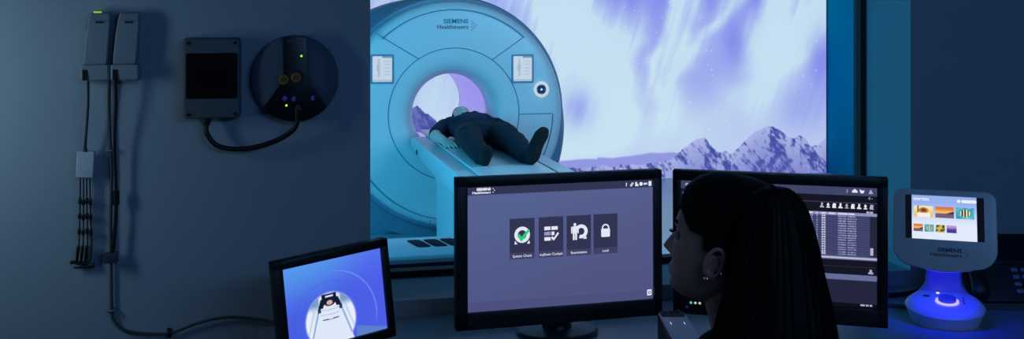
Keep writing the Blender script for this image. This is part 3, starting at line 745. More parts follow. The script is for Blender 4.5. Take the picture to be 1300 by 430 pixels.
for k in range(3):
    b = MB(); b.lathe([(0, 0), (.004, 0), (.003, .0015), (0, .0015)], 10, 0, RP @ T(-.250 + k * .013, -.012, -.188 - .003) @ RX(PI / 2)); obj('indicator_light', b, em('led_%d' % (k > 0), (90, 220, 190) if k == 0 else (205, 215, 205), .8), rm, ID)
b = MB(); b.lathe([(0, 0), (.005, 0), (.004, .0015), (0, .0015)], 10, 0, RP @ T(-.262, -.012, -.205) @ RX(PI / 2)); obj('power_button', b, em('button_blue', (20, 24, 90), .8), rm, ID)

# ---- small monitor (bore camera)
SP = pose((.203, 3.016, .980), 21.4, -3.1, -4.4); SW, SH = .292, .226; sp0 = SP @ Vector((0, .075, 0))
sm = thing('monitor', 'small tilted black monitor showing the blue camera view of the bore', 'monitor', (sp0.x, sp0.y, DZ), R(21.4))
housing(SW, SH, .026, .022, .024, .026, .06, sm, SP)
stand(sm, 0, 0, .95, SP, .085)
def borecam(U, V):
    A = U * SW / SH; c = mix(np.array([70., 96., 226.]) + 0 * U[..., None], np.array([86., 150., 236.]), sstep(.45, 1.1, V + .25 * (.5 - U)))
    c = mix(c, np.array([84., 92., 240.]), sstep(.35, 1., U) * .5)
    cx, cz = .56, .27; d = np.hypot(A - cx, V - cz)
    ring = np.exp(-((d - .58 - .05 * (A - cx)) / .007) ** 2) * sstep(-.1, .4, (A - cx)) * sstep(0, .3, V - cz + .25)
    c = mix(c, np.array([140., 180., 255.]), np.clip(ring, 0, 1) * .6)
    c = mix(c, np.array([66., 84., 220.]), sstep(.014, .0, np.abs(d - .47)) * .3)
    b0 = np.hypot((A - cx) / .325, (V - cz) / .335)
    c = mix(c, np.array([150., 160., 248.]), np.exp(-((b0 - 1.0) / .04) ** 2) * .9)
    inside = sstep(1.005, .975, b0); u = (A - cx) / 1.12
    ins = mix(np.array([214., 226., 246.]) + 0 * U[..., None], np.array([236., 242., 252.]), sstep(.1, .3, np.abs(u)))
    ins = mix(ins, np.array([118., 156., 196.]), sstep(.40, .50, V) * sstep(.11, .14, np.abs(u)) * sstep(.30, .22, np.abs(u)))
    c = mix(c, ins, inside)
    wt = .255 - .30 * np.clip(V, 0, .6)                      # table narrowing towards the head end
    c = mix(c, np.array([222., 232., 248.]), sstep(.01, -.01, np.abs(u) - wt) * sstep(.50, .46, V))
    for off, k, col in ((.0, .9, (130., 160., 206.)), (.055, .6, (170., 190., 226.))):
        c = mix(c, np.array(col), sstep(.014, .005, np.abs(np.abs(u) - wt - off)) * sstep(.47, .42, V) * k * inside)
    c = mix(c, np.array([96., 136., 200.]), sstep(.01, -.01, V - .13 + (np.abs(u) - .3) * .3) * sstep(.27, .30, np.abs(u)) * .8)
    blk = (np.abs(u) < .085) & (V > .535) & (V < .595) & ~((np.abs(u) < .045) & (V > .555) & (V < .575))
    blk |= (np.abs(np.abs(u) - .075 - (.53 - V) * .35) < .030) & (V > .43) & (V < .54)
    blk |= (np.hypot(u / 1.3, V - .50) < .055)
    c[blk] = (18, 26, 52)
    c[np.hypot(u / 1.35, V - .487) < .026] = (206, 176, 170)
    c[(np.abs(np.abs(u) - .125) < .018) & (V > .385) & (V < .43)] = (40, 56, 96)
    for zz, wd in ((.40, .12), (.345, .11), (.285, .10)):
        c = mix(c, np.array([120., 138., 178.]), sstep(.007, .002, np.abs(V - zz - .25 * u * u * 4)) * (np.abs(u) < wd) * (.45 if zz > .3 else .9))
    c[(np.abs(np.abs(u) - .06) < .03) & (np.abs(V - .292) < .008)] = (60, 66, 96)
    return c
canvas('screen', SW, SH, 190, 150, borecam, scr, sm, SP @ T(0, -.002, 0))

# ================================================================== TOUCH PANEL TERMINAL
TP_ = pose((1.985, 2.883, 1.150), -30.8, -14, 0); TW, TT = .2185, .128
tp = thing('touch_panel', 'white touch panel with picture tiles on a purple lit stand at the right', 'control panel', (2.03, 2.945, DZ), R(-30.8))
b = MB()
pl = []
for (x, z, r, a0) in ((.114, .052, .030, 0), (-.114, .052, .030, 90), (-.085, -.085, .060, 180)):
    for k in range(9): t = R(a0 + 90 * k / 8); pl.append((x + r * math.cos(t), z + r * math.sin(t)))
for k in range(1, 12):
    t = k / 12; pl.append((-.085 + .175 * t, -.145 - .012 * math.sin(PI * t)))
for k in range(9): t = R(270 + 90 * k / 8); pl.append((.084 + .060 * math.cos(t), -.085 + .060 * math.sin(t)))
b.prism(pl, -.004, .024, 0, TP_, .004)
obj('panel_housing', b, white, tp, ID)
def mood(U, V):
    c = mix(np.array([150., 176., 240.]) + 0 * U[..., None], np.array([226., 234., 252.]), sstep(.9, .3, V))
    c[(U < .085)] = (10, 12, 24); c[(U > .905)] = (10, 12, 24)
    def pic(x0, z0, x1, z1, f):
        m = (U >= x0) & (U <= x1) & (V >= z0) & (V <= z1); u = (U - x0) / (x1 - x0); v = (V - z0) / (z1 - z0); c[m] = f(u, v)[m]
    def sunny(u, v):
        r = mix(np.array([238., 196., 90.]) + 0 * u[..., None], np.array([250., 232., 180.]), sstep(0, 1, v)); d = np.hypot(u - .5, v - .6); r[d < .26] = (196, 130, 70); r[d < .15] = (120, 60, 50); r[(v < .35) & (np.abs(u - .5) < .35)] = (250, 240, 225); r[(np.abs(u - .2) < .05) & (v > .4)] = (90, 110, 60); return r
    def sunset(u, v):
        r = mix(np.array([214., 120., 70.]) + 0 * u[..., None], np.array([246., 190., 96.]), np.exp(-((v - .5) / .2) ** 2)); r[(v < .4)] = (120, 92, 120); r[(u > .55) & (v > .35) & (v < .35 + .5 * (u - .5))] = (60, 44, 70); return r
    def reef(u, v):
        r = mix(np.array([20., 130., 150.]) + 0 * u[..., None], np.array([130., 220., 220.]), fbm(u * 4, v * 3, 3, 2)); d = np.hypot((u - .5) * 1.2, v - .5); r[(d < .34) & (np.sin(u * 40) > 0)] = (24, 34, 50); r[(d < .34) & (np.sin(u * 40) <= 0)] = (236, 228, 190); return r
    def palm(u, v):
        r = mix(np.array([214., 190., 90.]) + 0 * u[..., None], np.array([70., 80., 40.]), sstep(.4, .6, fbm(u * 5, v * 4, 3, 6))); return r
    def dusk(u, v): return mix(np.array([70., 60., 150.]) + 0 * u[..., None], np.array([190., 150., 210.]), sstep(.3, .8, v))
    pic(.115, .50, .355, .76, sunny); pic(.385, .50, .62, .76, sunset); pic(.645, .50, .875, .76, reef)
    pic(.105, .17, .225, .34, sunset); pic(.245, .17, .365, .34, reef); pic(.385, .17, .505, .34, palm); pic(.525, .17, .65, .34, dusk)
    return c
ts = canvas('screen', TW, TT, 200, 118, mood, glow_attr('bright_screen', 1.0), tp, TP_ @ T(0, -.0046, 0))
b = MB()
b.flat(rect(-.0865, .0530, -.0420, .0555), -.0055, 0)
for k in range(11):
    if k not in (5,): b.flat(rect(-.0855 + k * .0041, .0475 + .001 * (k % 3 == 1), -.0835 + k * .0041, .0532), -.0055, 0)
obj('menu_title', b, e_white, ts, TP_); b = MB(); b.flat(circ(.040, .051, .0048, 16), -.0055, 0); b.flat(rrect(.042, .009, .0045, .068, .051), -.0055, 0)
obj('menu_button', b, e_white, ts, TP_)
b = MB(); b.text('SIEMENS', .0155, .046, -.098, -.0045, 0, None, 'RIGHT', 1.15, .0006); b.text('Healthineers', .0155, .046, -.112, -.0045, 1, None, 'RIGHT', 1.1, .0004)
obj('logo_lettering', b, [mat('logo_teal_dark', (20, 90, 130), .5), mat('logo_orange_dark', (150, 80, 60), .5)], tp, TP_)
b = MB()
for dx, dz in ((0, .009), (.004, .0045), (.008, 0), (.004, -.0045), (0, -.009)): b.flat(circ(.054 + dx, -.104 + dz, .0016, 8), -.0045, 0)
obj('logo_mark', b, mat('logo_orange_dots', (150, 85, 60), .5), tp, TP_)
# neck
tw = WM[tp.name]
b = MB(); top = TP_ @ Vector((0, .03, -.06))
ty = (tw.inverted() @ top)
rg = []
for (t, wd, th, dy, z) in ((0, .085, .012, .070, .02), (.1, .082, .012, .070, .06), (.2, .060, .012, .068, .085), (.3, .047, .011, .066, .105), (.6, .044, .011, .055, .16), (1, .044, .011, ty.y + .012, ty.z)):
    rg.append([(-wd, dy - th, z), (wd, dy - th, z), (wd + .006, dy, z), (wd, dy + th, z), (-wd, dy + th, z), (-wd - .006, dy, z)])
b.rings(rg, 0); obj('stand_neck', b, mat('neck_plastic', (130, 132, 150), .5), tp)
# base: oval puck
def oval(a, c, z, n=56): return [(a * math.cos(2 * PI * k / n), c * math.sin(2 * PI * k / n), z) for k in range(n)]
BT = tw @ T(0, 0, .062) @ RX(R(9))          # tilted top of the puck
def tov(a, c, z): return [tuple(tw.inverted() @ BT @ Vector(p)) for p in oval(a, c, z)]
b = MB(); b.rings([oval(.095, .088, 0), oval(.100, .092, .012), tov(.112, .100, -.022), tov(.115, .103, -.012), tov(.110, .098, -.004), tov(.098, .087, .006), tov(.094, .083, .0075), tov(.05, .045, .0082), tov(.001, .001, .0085)], 0)
obj('stand_base', b, white, tp)
b = MB(); b.rings([oval(.034, .032, .006), oval(.033, .031, .0125), oval(.024, .023, .0125), oval(.024, .023, .006)], 0, cap=False)
K0 = BT @ T(.005, -.016, 0)
obj('light_ring', b, em('dial_glow', (140, 132, 255), 2.2), tp, K0, label='glowing violet ring around the knob')
b = MB(); b.rings([oval(.026, .025, .006), oval(.026, .025, .019), oval(.023, .022, .023), oval(.001, .001, .0235)], 0); obj('knob', b, mat('knob_grey', (120, 124, 140), .4), tp, K0)
b = MB(); b.rings([oval(.0045, .0045, .006), oval(.0045, .0045, .0095), oval(.001, .001, .0097)], 0); obj('indicator_light', b, em('dot_violet', (210, 205, 255), 2.), tp, BT @ T(-.018, .045, 0))
b = MB(); b.rings([oval(.011, .006, .006), oval(.010, .005, .0098), oval(.001, .001, .0098)], 0); obj('push_button', b, dark, tp, BT @ T(-.052, .016, 0))
for k in range(3):
    b = MB(); b.rings([oval(.0028, .0028, .006), oval(.0028, .0028, .0095), oval(.001, .001, .0095)], 0); obj('push_button', b, dark, tp, BT @ T(.052, .016 - .018 * k, 0))

# ================================================================== DESK PHONE
ph = thing('desk_phone', 'dark desk phone with handset and keypad at the right edge, behind the touch panel', 'telephone', (2.33, 3.11, DZ), R(-14))
PM = WM[ph.name] @ T(0, -.075, .012) @ RX(R(-38))     # sloping face frame
b = MB(); b.prism(rrect(.32, .235, .015, .03, .1175), -.028, .0, 0, PM, .004)
b.rings([[WM[ph.name] @ Vector(p) for p in q] for q in ([(-.11, -.09, 0), (.17, -.09, 0), (.17, .10, 0), (-.11, .10, 0)], [(-.11, -.08, .03), (.17, -.08, .03), (.17, .095, .12), (-.11, .095, .12)])], 0)
obj('phone_body', b, dark, ph, ID)
b = MB(); b.tube([(-.088, -.038, .012), (-.088, -.052, .03), (-.088, -.055, .115), (-.088, -.052, .20), (-.088, -.038, .222)], [(.026, .012), (.028, .013), (.024, .010), (.028, .013), (.026, .012)], 0, 14, PM, up=(0, 1, 0), smooth=4, round_end=True)
obj('handset', b, black, ph, ID)
b = MB(); b.prism(rrect(.155, .090, .006, .062, .172), -.032, -.028, 0, PM, .001); sf = obj('phone_screen', b, black, ph, ID)
b = MB(); b.flat(rrect(.138, .072, .003, .062, .172), -.0325, 0, PM); obj('display', b, mat('lcd_off', (18, 26, 38), .15), sf, ID)
for r in range(4):
    for c in range(3):
        b = MB(); b.prism(rrect(.020, .013, .003, .044 + .030 * c, .105 - .024 * r), -.033, -.028, 0, PM, .0015); obj('key', b, mat('phone_key', (120, 128, 142), .5), ph, ID)
for r in range(5):
    b = MB(); b.prism(rrect(.022, .009, .002, .168, .21 - .024 * r), -.032, -.028, 0, PM, .001); obj('line_key', b, mat('phone_key_dark', (60, 64, 72), .5), ph, ID)

# ================================================================== INTERCOM BOX in front of the monitors
ib = thing('intercom_box', 'slim light grey box with two painted glints on the desk in front of the monitors', 'intercom', (1.072, 2.70, DZ), -TH)
b = MB(); rg = []
for y, zt_ in ((.135, .122), (-.16, .112)):
    e = .0
    rg.append([(-.037, y, 0), (.037, y, 0), (.037, y, zt_ - .006), (.031, y, zt_), (-.031, y, zt_), (-.037, y, zt_ - .006)])
b.rings([rg[1], rg[0]], 0); obj('box_body', b, dark, ib)
b = MB(); b.prism(rrect(.072, .29, .012), -.004, .0, 0, T(0, -.0125, .1195) @ RX(R(-90 + 0)) @ RX(R(-1.9)), .0015); obj('top_plate', b, lgrey, ib)
b = MB(); b.box(0, .10, .1255, .02, .0025, .001); obj('slot_mark', b, dark, ib)
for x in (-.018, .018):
    b = MB(); b.tube([(x, .028, .1215), (x + .001, -.03, .1205), (x + .002, -.1, .118)], [.0012, .0030, .0030], 0, 8); obj('painted_glint', b, em('glint', (215, 222, 255), 1.2), ib)  # emissive strips stand in for highlights glinting on the plate's grooves
for k in range(3):
    b = MB(); b.box(-.018 + k * .018, .13, .1245, .011, .006, .004, 0, .001); obj('top_button', b, [mat('btn_blue', (70, 120, 170), .4), mat('btn_green', (60, 110, 90), .4), mat('btn_purple', (60, 50, 90), .4)][k], ib)

# ================================================================== WALL DEVICES
W = WY
# --- alarm panel (round)
al = thing('alarm_panel', 'round grey wall panel with dark keyhole face, yellow buttons and green lights', 'alarm panel', (.105, W, 1.43))
AM = T(.105, W, 1.563)
b = MB(); b.lathe([(0, 0), (.112, 0), (.128, .006), (.1305, .014), (.128, .026), (.116, .036), (.08, .042), (0, .045)], 72, 0, AM @ RX(PI / 2)); obj('round_housing', b, mat('alarm_grey', (88, 98, 114), .6, spec=.2, noise=.03), al, ID)
b = MB()
pts = [(-.036, .125), (.034, .125), (.036, .0)] + [(.128 * math.sin(R(a)), -.128 * math.cos(R(a))) for a in (48, 40, 30, 20, 10, 0, -10, -20, -30, -40, -48)] + [(-.036, .0)]
b.prism(pts, -.0475, -.008, 0, AM, .002); fp = obj('face_plate', b, mat('alarm_black', (12, 12, 16), .35), al, ID)
b = MB(); b.flat(rrect(.048, .006, .001, -.001, .112), -.0482, 0, AM)
for k in range(4): b.flat(rect(-.028, .096 - k * .017, .026, .0965 - k * .017), -.0482, 0, AM)
obj('plate_print', b, mat('print_grey', (70, 74, 84), .5), fp, ID)
for x in (-.034, .002):
    b = MB(); b.lathe([(0, .047), (.0155, .047), (.0155, .053), (.013, .056), (0, .057)], 28, 0, AM @ T(x, 0, -.002 if x < 0 else .004) @ RX(PI / 2))
    bt = obj('yellow_button', b, mat('button_yellow', (150, 110, 30), .5), al, ID)
    b = MB(); M = AM @ T(x, 0, -.002 if x < 0 else .004)
    b.flat(band(0, .002, .0035, .0065, 0, 180, 14), -.0575, 0, M); b.flat(rect(-.0065, -.007, -.0035, .002), -.0575, 0, M); b.flat(rect(.0035, -.007, .0065, .002), -.0575, 0, M); b.flat(rect(-.0035, -.003, .0035, -.0005), -.0575, 0, M)
    obj('button_symbol', b, mat('symbol_black', (20, 16, 8), .5), bt, ID)
b = MB(); b.lathe([(.018, .0475), (.024, .0475), (.024, .0505), (.018, .0505)], 32, 0, AM @ T(.002, 0, .004) @ RX(PI / 2), closed=True); obj('button_collar', b, dark, al, ID)
bl = em('blue_symbol', (30, 40, 130), .9)
for x, z in ((-.031, -.058), (-.004, -.060), (.052, -.058)):
    b = MB(); b.lathe([(0, .047), (.010, .047), (.009, .0495), (0, .05)], 20, 0, AM @ T(x, 0, z) @ RX(PI / 2)); q = obj('round_button', b, mat('round_button_navy', (14, 16, 36), .5), al, ID)
    b = MB(); b.flat(band(x, z, .0035, .006, 30 if x > -.01 else 0, 330 if x > -.01 else 360, 16), -.0505, 0, AM); b.flat(rect(x - .001, z - .003, x + .001, z + .007), -.0507, 0, AM); obj('button_symbol', b, bl, q, ID)
for x, z in ((.018, .068), (-.026, -.079)):
    b = MB(); b.lathe([(0, .047), (.0034, .047), (.003, .050), (0, .051)], 12, 0, AM @ T(x, 0, z) @ RX(PI / 2)); obj('green_light', b, led_g, al, ID)
b = MB(); M = AM @ T(.008, 0, -.084); b.flat([(-.010, -.008), (.010, -.008), (0, .009)], -.0485, 0, M); b.flat([(-.006, -.0055), (.006, -.0055), (0, .005)], -.0488, 1, M); obj('warning_mark', b, [mat('mark_grey', (90, 92, 100), .5), mat('alarm_black2', (12, 12, 16), .4)], fp, ID)
# --- breaker box
bx = thing('breaker_box', 'grey rectangular wall box with a dark window beside the round panel', 'electrical box', (-.135, W, 1.455))
BM = T(-.135, W, 1.568); BWd, BHt = .160, .232
b = MB(); b.prism(rrect(BWd + .006, BHt + .006, .012), -.035, 0, 0, BM, .002); b.prism(rrect(BWd, BHt, .012), -.062, -.036, 0, BM, .004)
bb = obj('box_body', b, mat('box_grey', (80, 88, 94), .55, noise=.03), bx, ID)
b = MB(); b.prism(rrect(.145, .132, .005, 0, .008), -.067, -.060, 0, BM, .002); dr = obj('window_door', b, mat('box_window_frame', (9, 10, 12), .6, spec=.1), bx, ID)
b = MB(); b.prism(rrect(.112, .090, .003, 0, .006), -.0678, -.066, 0, BM); b.box(0, -.0684, .006, .078, .001, .045, 1, 0, 2, BM); obj('door_pane', b, [mat('smoked_pane', (7, 8, 10), .4, spec=.15), mat('breaker_black', (4, 4, 5), .6, spec=.1)], dr, ID)
for sx in (-1, 1):
    for sz in (-1, 1):
        b = MB(); b.lathe([(0, .062), (.0055, .062), (.005, .0645), (0, .0645)], 14, 0, BM @ T(sx * .066, 0, sz * .104) @ RX(PI / 2)); obj('corner_screw', b, black, bx, ID)
b = MB(); b.flat([(-.006, -.004), (.006, -.004), (0, .007)], -.0624, 0, BM @ T(0, 0, -.098)); obj('warning_mark', b, mat('mark_grey', (90, 92, 100), .5), bb, ID)
b = MB(); b.lathe([(0, 0), (.015, 0), (.015, -.012), (.011, -.016), (.010, -.024), (0, -.024)], 20, 0, T(-.152, W - .035, 1.452)); obj('cable_gland', b, dark, bx, ID)
b = MB(); b.tube([(-.152, W - .035, 1.4265), (-.150, W - .038, 1.405), (-.125, W - .04, 1.372), (-.08, W - .04, 1.358), (-.02, W - .042, 1.360), (.05, W - .046, 1.380), (.095, W - .054, 1.408), (.109, W - .058, 1.430), (.110, W - .058, 1.442)], [.0075] * 9, 0, 12, smooth=6)
cq = tag(obj('power_cable', b, cable_b), 'thick black cable looping from the grey box up to the round panel', 'cable')
b = MB(); b.tube([(.110, W - .058, 1.437), (.108, W - .057, 1.472)], .006, 0, 12); b.tube([(.108, W - .058, 1.455), (.107, W - .058, 1.475)], .0035, 1, 8); obj('cable_plug', b, [black, mat('wire_tan', (120, 100, 70), .5)], cq, ID)

# --- charging cradle with two sensor units
cr = thing('charging_cradle', 'grey wall cradle holding two sensor units at the upper left', 'charging cradle', (-.418, W, 1.565))
b = MB()
b.prism(rrect(.150, .145, .010, 0, .09), -.014, 0, 0, WM[cr.name], .003)
for x in (-.041, .041):
    q = [[WM[cr.name] @ Vector((x + sx * w_, y, z)) for sx, y in ((-1, 0), (1, 0), (1, -d), (.85, -d - .006), (-.85, -d - .006), (-1, -d))] for z, w_, d in ((0, .038, .046), (.004, .040, .050), (.04, .040, .054), (.046, .038, .052))]
    b.rings(q, 0)
    b.box(x - .026, -.0565, .018, .014, .006, .030, 1, 0, 2, WM[cr.name])
b.box(0, -.024, .022, .008, .03, .044, 0, .003, 2, WM[cr.name])
obj('cradle_body', b, [mat('cradle_grey', (132, 140, 150), .5, noise=.03), black], cr, ID)
unit_m = mat('unit_grey', (132, 140, 150), .45, noise=.03)
def unit_mesh():
    b = MB(); rg = []
    for z, w0, d0, dx in ((.0, .031, .030, 0), (.006, .033, .033, 0), (.08, .032, .034, .006), (.13, .030, .030, .011), (.146, .028, .022, .013), (.150, .024, .014, .013)):
        rg.append([(dx - w0, 0, z), (dx + w0, 0, z), (dx + w0, -d0 + .006, z), (dx + w0 - .005, -d0, z), (dx - w0 + .005, -d0, z), (dx - w0, -d0 + .006, z)])
    b.rings(rg, 0); return b
UM = T(-.459, W - .016, 1.595)
u1 = thing('sensor_unit', 'grey handheld sensor unit with a lit green strip, left one in the cradle', 'sensor unit', (-.459, W - .016, 1.612), 0)
obj('unit_body', unit_mesh(), unit_m, u1)
b = MB(); b.box(.010, -.0335, .055, .048, .0015, .118, 0, .0006, 1, None); obj('front_panel', b, mat('unit_front', (128, 136, 148), .5), u1, WM[u1.name] @ T(-.004, -.001, .012) @ RY(R(4.5)))
b = MB(); b.box(.012, -.0385, .115, .022, .001, .005); obj('speaker_slot', b, dark, u1, WM[u1.name] @ T(0, .002, .006))
u2 = dup(u1, WM[u1.name] @ T(.080, 0, 0), 'grey handheld sensor unit with a black cable below, right one in the cradle')
b = MB(); b.box(.004, -.012, .150, .022, .010, .004, 0, .001); obj('status_light', b, em('strip_green', (150, 215, 30), 1.0), u1)
# electrode cable set under the left unit
ec = thing('electrode_cord', 'white connector with four black electrode leads hanging from the left sensor unit', 'cable', (-.493, W - .03, 1.04))
b = MB(); b.tube([(-.478, W - .05, 1.572), (-.478, W - .048, 1.50), (-.484, W - .04, 1.42), (-.488, W - .034, 1.375), (-.488, W - .032, 1.362)], [.0042, .0038, .0038, .0045, .008], 0, 10, smooth=5); obj('lead_cable', b, mat('slate_cable', (52, 58, 66), .5), ec, ID)
b = MB(); b.prism(rrect(.048, .076, .005), -.02, 0, 0, T(-.488, W - .018, 1.324) @ RY(R(3)), .003); obj('connector_box', b, mat('connector_white', (190, 196, 202), .45, noise=.02), ec, ID)
for k in range(4):
    x = -.502 + k * .0085; b = MB(); dx = (k - 1.5) * .003
    b.tube([(x, W - .027, 1.288), (x + dx * .3, W - .024, 1.2), (x + dx, W - .022, 1.09), (x + dx - .004, W - .02, 1.05)], .0020, 0, 8, smooth=4)
    ld = obj('electrode_lead', b, cable_b, ec, ID)
    for j, z in enumerate((1.218, 1.175, 1.131)):
        b = MB(); b.box(x + dx * (.3 + .2 * j), W - .024, z - (k % 2) * .004, .0085, .012, .016, 0, .002); obj('lead_clip', b, black, ld, ID)
    b = MB(); b.tube([(x + dx - .002, W - .021, 1.085), (x + dx - .006, W - .02, 1.045)], [.005, .004], 0, 8, round_end=True)
    b.box(x + dx * 2 - .008, W - .02, 1.042 - k * .003, .022, .012, .009, 0, .002); obj('electrode_grip', b, black if k < 3 else mat('grip_olive', (52, 60, 44), .6), ld, ID)
b = MB(); b.box(-.492, W - .02, 1.026, .058, .006, .006, 0, .002, 2, None); obj('grip_bar', b, black, ec, ID)
# black sensor cable under the right unit
sc2 = thing('sensor_cable', 'black cable hanging from the right sensor unit into a dark grey block', 'cable', (-.415, W - .03, 1.04))
b = MB(); b.tube([(-.404, W - .055, 1.570), (-.403, W - .048, 1.50), (-.408, W - .036, 1.38), (-.405, W - .032, 1.28), (-.404, W - .03, 1.20), (-.410, W - .03, 1.10), (-.417, W - .03, 1.06)], [.0055, .005, .0045, .0045, .0045, .0058, .0058], 0, 10, smooth=6); obj('cable_run', b, cable_b, sc2, ID)
b = MB(); b.tube([(-.4045, W - .031, 1.245), (-.404, W - .03, 1.205)], .0095, 0, 12); obj('cable_sleeve', b, black, sc2, ID)
b = MB(); b.box(-.419, W - .029, 1.052, .038, .024, .030, 0, .003); obj('sensor_block', b, mat('block_slate', (54, 60, 70), .5), sc2, ID)
# grey supply cable down the wall, along to the small monitor
b = MB(); b.tube([(-.424, W - .02, 1.575), (-.425, W - .012, 1.45), (-.419, W - .010, 1.30), (-.421, W - .010, 1.15), (-.419, W - .010, .98), (-.418, W - .010, .90), (-.412, W - .010, .865), (-.385, W - .012, .836), (-.33, W - .012, .822), (-.27, W - .012, .816), (-.25, W - .012, .818), (-.18, W - .014, .842), (-.11, W - .016, .855), (-.05, W - .016, .852), (.04, W - .03, .838), (.12, W - .1, .835)], .0045, 0, 10, smooth=6)
tag(obj('supply_cable', b, cable_g), 'grey cable running down the wall from the cradle and along to the small monitor', 'cable')
def clip(x, z, lab, horiz):
    t = thing('cable_mount', lab, 'clip', (x, W, z - .012), 0, 'cable clips on the wall')
    m_ = black if horiz else mat('clip_clear', (120, 130, 138), .4)
    b = MB(); b.box(0, -.003, .012, .012 if horiz else .030, .006, .028 if horiz else .012, 0, .001); obj('clip_base', b, m_, t)
    b = MB(); b.tube([(0, -.004, .002), (0, -.018, .004), (0, -.020, .012), (0, -.018, .020), (0, -.004, .022)] if horiz else [(-.010, -.004, .012), (-.008, -.018, .012), (0, -.020, .012), (.008, -.018, .012), (.010, -.004, .012)], .003, 0, 8, smooth=3); obj('clip_loop', b, m_, t)
clip(-.2585, .817, 'black clip at the low bend of the grey cable on the wall', True)
clip(-.418, .895, 'pale clip on the grey cable low on the wall under the sensor block', False)
clip(-.4205, 1.36, 'pale clip on the grey cable just below the cradle', False)
# cable along the back of the desk
b = MB(); b.tube([(1.70, 3.27, DZ + .008), (1.85, 3.28, DZ + .010), (1.98, 3.25, DZ + .008), (2.10, 3.24, DZ + .010), (2.2, 3.30, DZ + .012)], .008, 0, 10, smooth=6); tag(obj('desk_cable', b, cable_b), 'thick black cable lying along the desk behind the touch panel', 'cable')
b = MB(); b.tube([(1.66, 3.20, DZ + .006), (1.8, 3.22, DZ + .007), (1.92, 3.17, DZ + .006), (2.02, 3.09, DZ + .006)], .006, 0, 10, smooth=6); tag(obj('desk_cable', b, cable_g), 'thin grey cable leading over the desk into the touch panel stand', 'cable')

# ================================================================== WOMAN
WFA = R(137)
HM = T(.866, 1.955, 1.325) @ RZ(WFA) @ RY(R(-10))
wo = thing('person', 'woman with long dark tied hair seated at the desk, facing left', 'person', (.90, 1.86, 0))
fd = Vector((math.cos(R(122)), math.sin(R(122)), 0)); lf = Vector((-fd.y, fd.x, 0))
nb = Vector((.893, 1.945, 1.10)); hp = Vector((.905, 1.845, .67))
def WP(f, l, z, base=hp): return (base.x + fd.x * f + lf.x * l, base.y + fd.y * f + lf.y * l, z)
tors_p = [WP(.055, 0, 1.10), WP(.05, 0, 1.06), WP(.04, 0, .97), WP(.03, 0, .86), WP(.01, 0, .76), WP(0, 0, .67)]
tors_r = [(.085, .06), (.155, .085), (.160, .115), (.135, .100), (.150, .110), (.170, .125)]
SHZ = 1.065
arm = {}
for s in (1, -1): arm[s] = [WP(.04, s * .165, SHZ), WP(.10, s * .21, .90), WP(.16, s * .205, .875), WP(.36, s * .13, .890)]
leg = {}
for s in (1, -1): leg[s] = [WP(.0, s * .09, .66), WP(.22, s * .10, .665), WP(.43, s * .11, .645), WP(.44, s * .11, .37), WP(.40, s * .11, .10)]
m = MB(); m.tube(tors_p, tors_r, 0, 24, up=tuple(fd), smooth=3, round_end=True)
nk0 = HM @ Vector((-.025, 0, -.07))
m.tube([tors_p[0], nb + Vector((0, 0, .06)), nk0, HM @ Vector((-.02, 0, -.02))], [.062, .051, .054, .05], 0, 18, smooth=3, round_end=True)
m.tube([WP(.04, .16, SHZ - .0), WP(.05, .08, 1.10), WP(.055, 0, 1.115), WP(.05, -.08, 1.10), WP(.04, -.16, SHZ)], [.05, .052, .05, .052, .05], 0, 14, smooth=3, round_end=True)
for s in (1, -1):
    m.tube(arm[s], [.050, .040, .038, .024], 0, 14, smooth=3, round_end=True)
    hand_tubes(m, hframe(arm[s][-1], Vector(fd) + Vector((0, 0, -.12)) - lf * s * .25, (0, 0, 1)), -s, 14, scale=.92)
    m.tube(leg[s], [.085, .078, .056, .050, .036], 0, 16, smooth=3, round_end=True)
    f0 = Vector(leg[s][-1]); m.tube([f0 + Vector((0, 0, -.04)) - fd * .03, f0 + Vector((0, 0, -.055)) + fd * .06, f0 + Vector((0, 0, -.07)) + fd * .17], [(.035, .04), (.04, .033), (.036, .018)], 0, 14, up=(0, 0, 1), smooth=2, round_end=True)
add_head(m, HM)
obj('body', remesh(m, .0025, 2, fac=.35), skin_w, wo, ID, sharp=180)
# eyes, brows, lashes
for s in (1, -1):
    b = MB(); b.lathe([(.0001, -.0115), (.006, -.0098), (.0105, -.0045), (.0115, 0), (.0105, .0045), (.006, .0098), (.0001, .0115)], 20, 0, HM @ T(.0735, s * .032, -.003) @ RY(PI / 2)); 
    b.lathe([(.0001, .0117), (.0035, .0112), (.0055, .0102)], 16, 1, HM @ T(.0735, s * .032, -.003) @ RY(PI / 2), cap=False)
    obj('eye', b, [mat('eye_white', (150, 140, 138), .35, spec=.2), mat('iris', (40, 34, 30), .3, spec=.2)], wo, ID)
    b = MB()
    b.tube([HM @ Vector((.0905 - .012 * t * t, s * (.018 + .032 * t), .019 + .006 * math.sin(PI * t * .8))) for t in (0, .25, .5, .75, 1)], [.002, .0028, .0028, .0022, .001], 0, 8, smooth=3); obj('eyebrow', b, hairm, wo, ID)
    b = MB()
    for k in range(9):
        t = (k - 4) / 4; p = Vector((.0875 - .003 * t * t, s * (.032 + .010 * t), .002)); b.tube([HM @ p, HM @ (p + Vector((.005, s * .002 * t, .000))), HM @ (p + Vector((.009, s * .004 * t, .003)))], [.0008, .0007, .0003], 0, 5)
    obj('eyelashes', b, hairm, wo, ID)
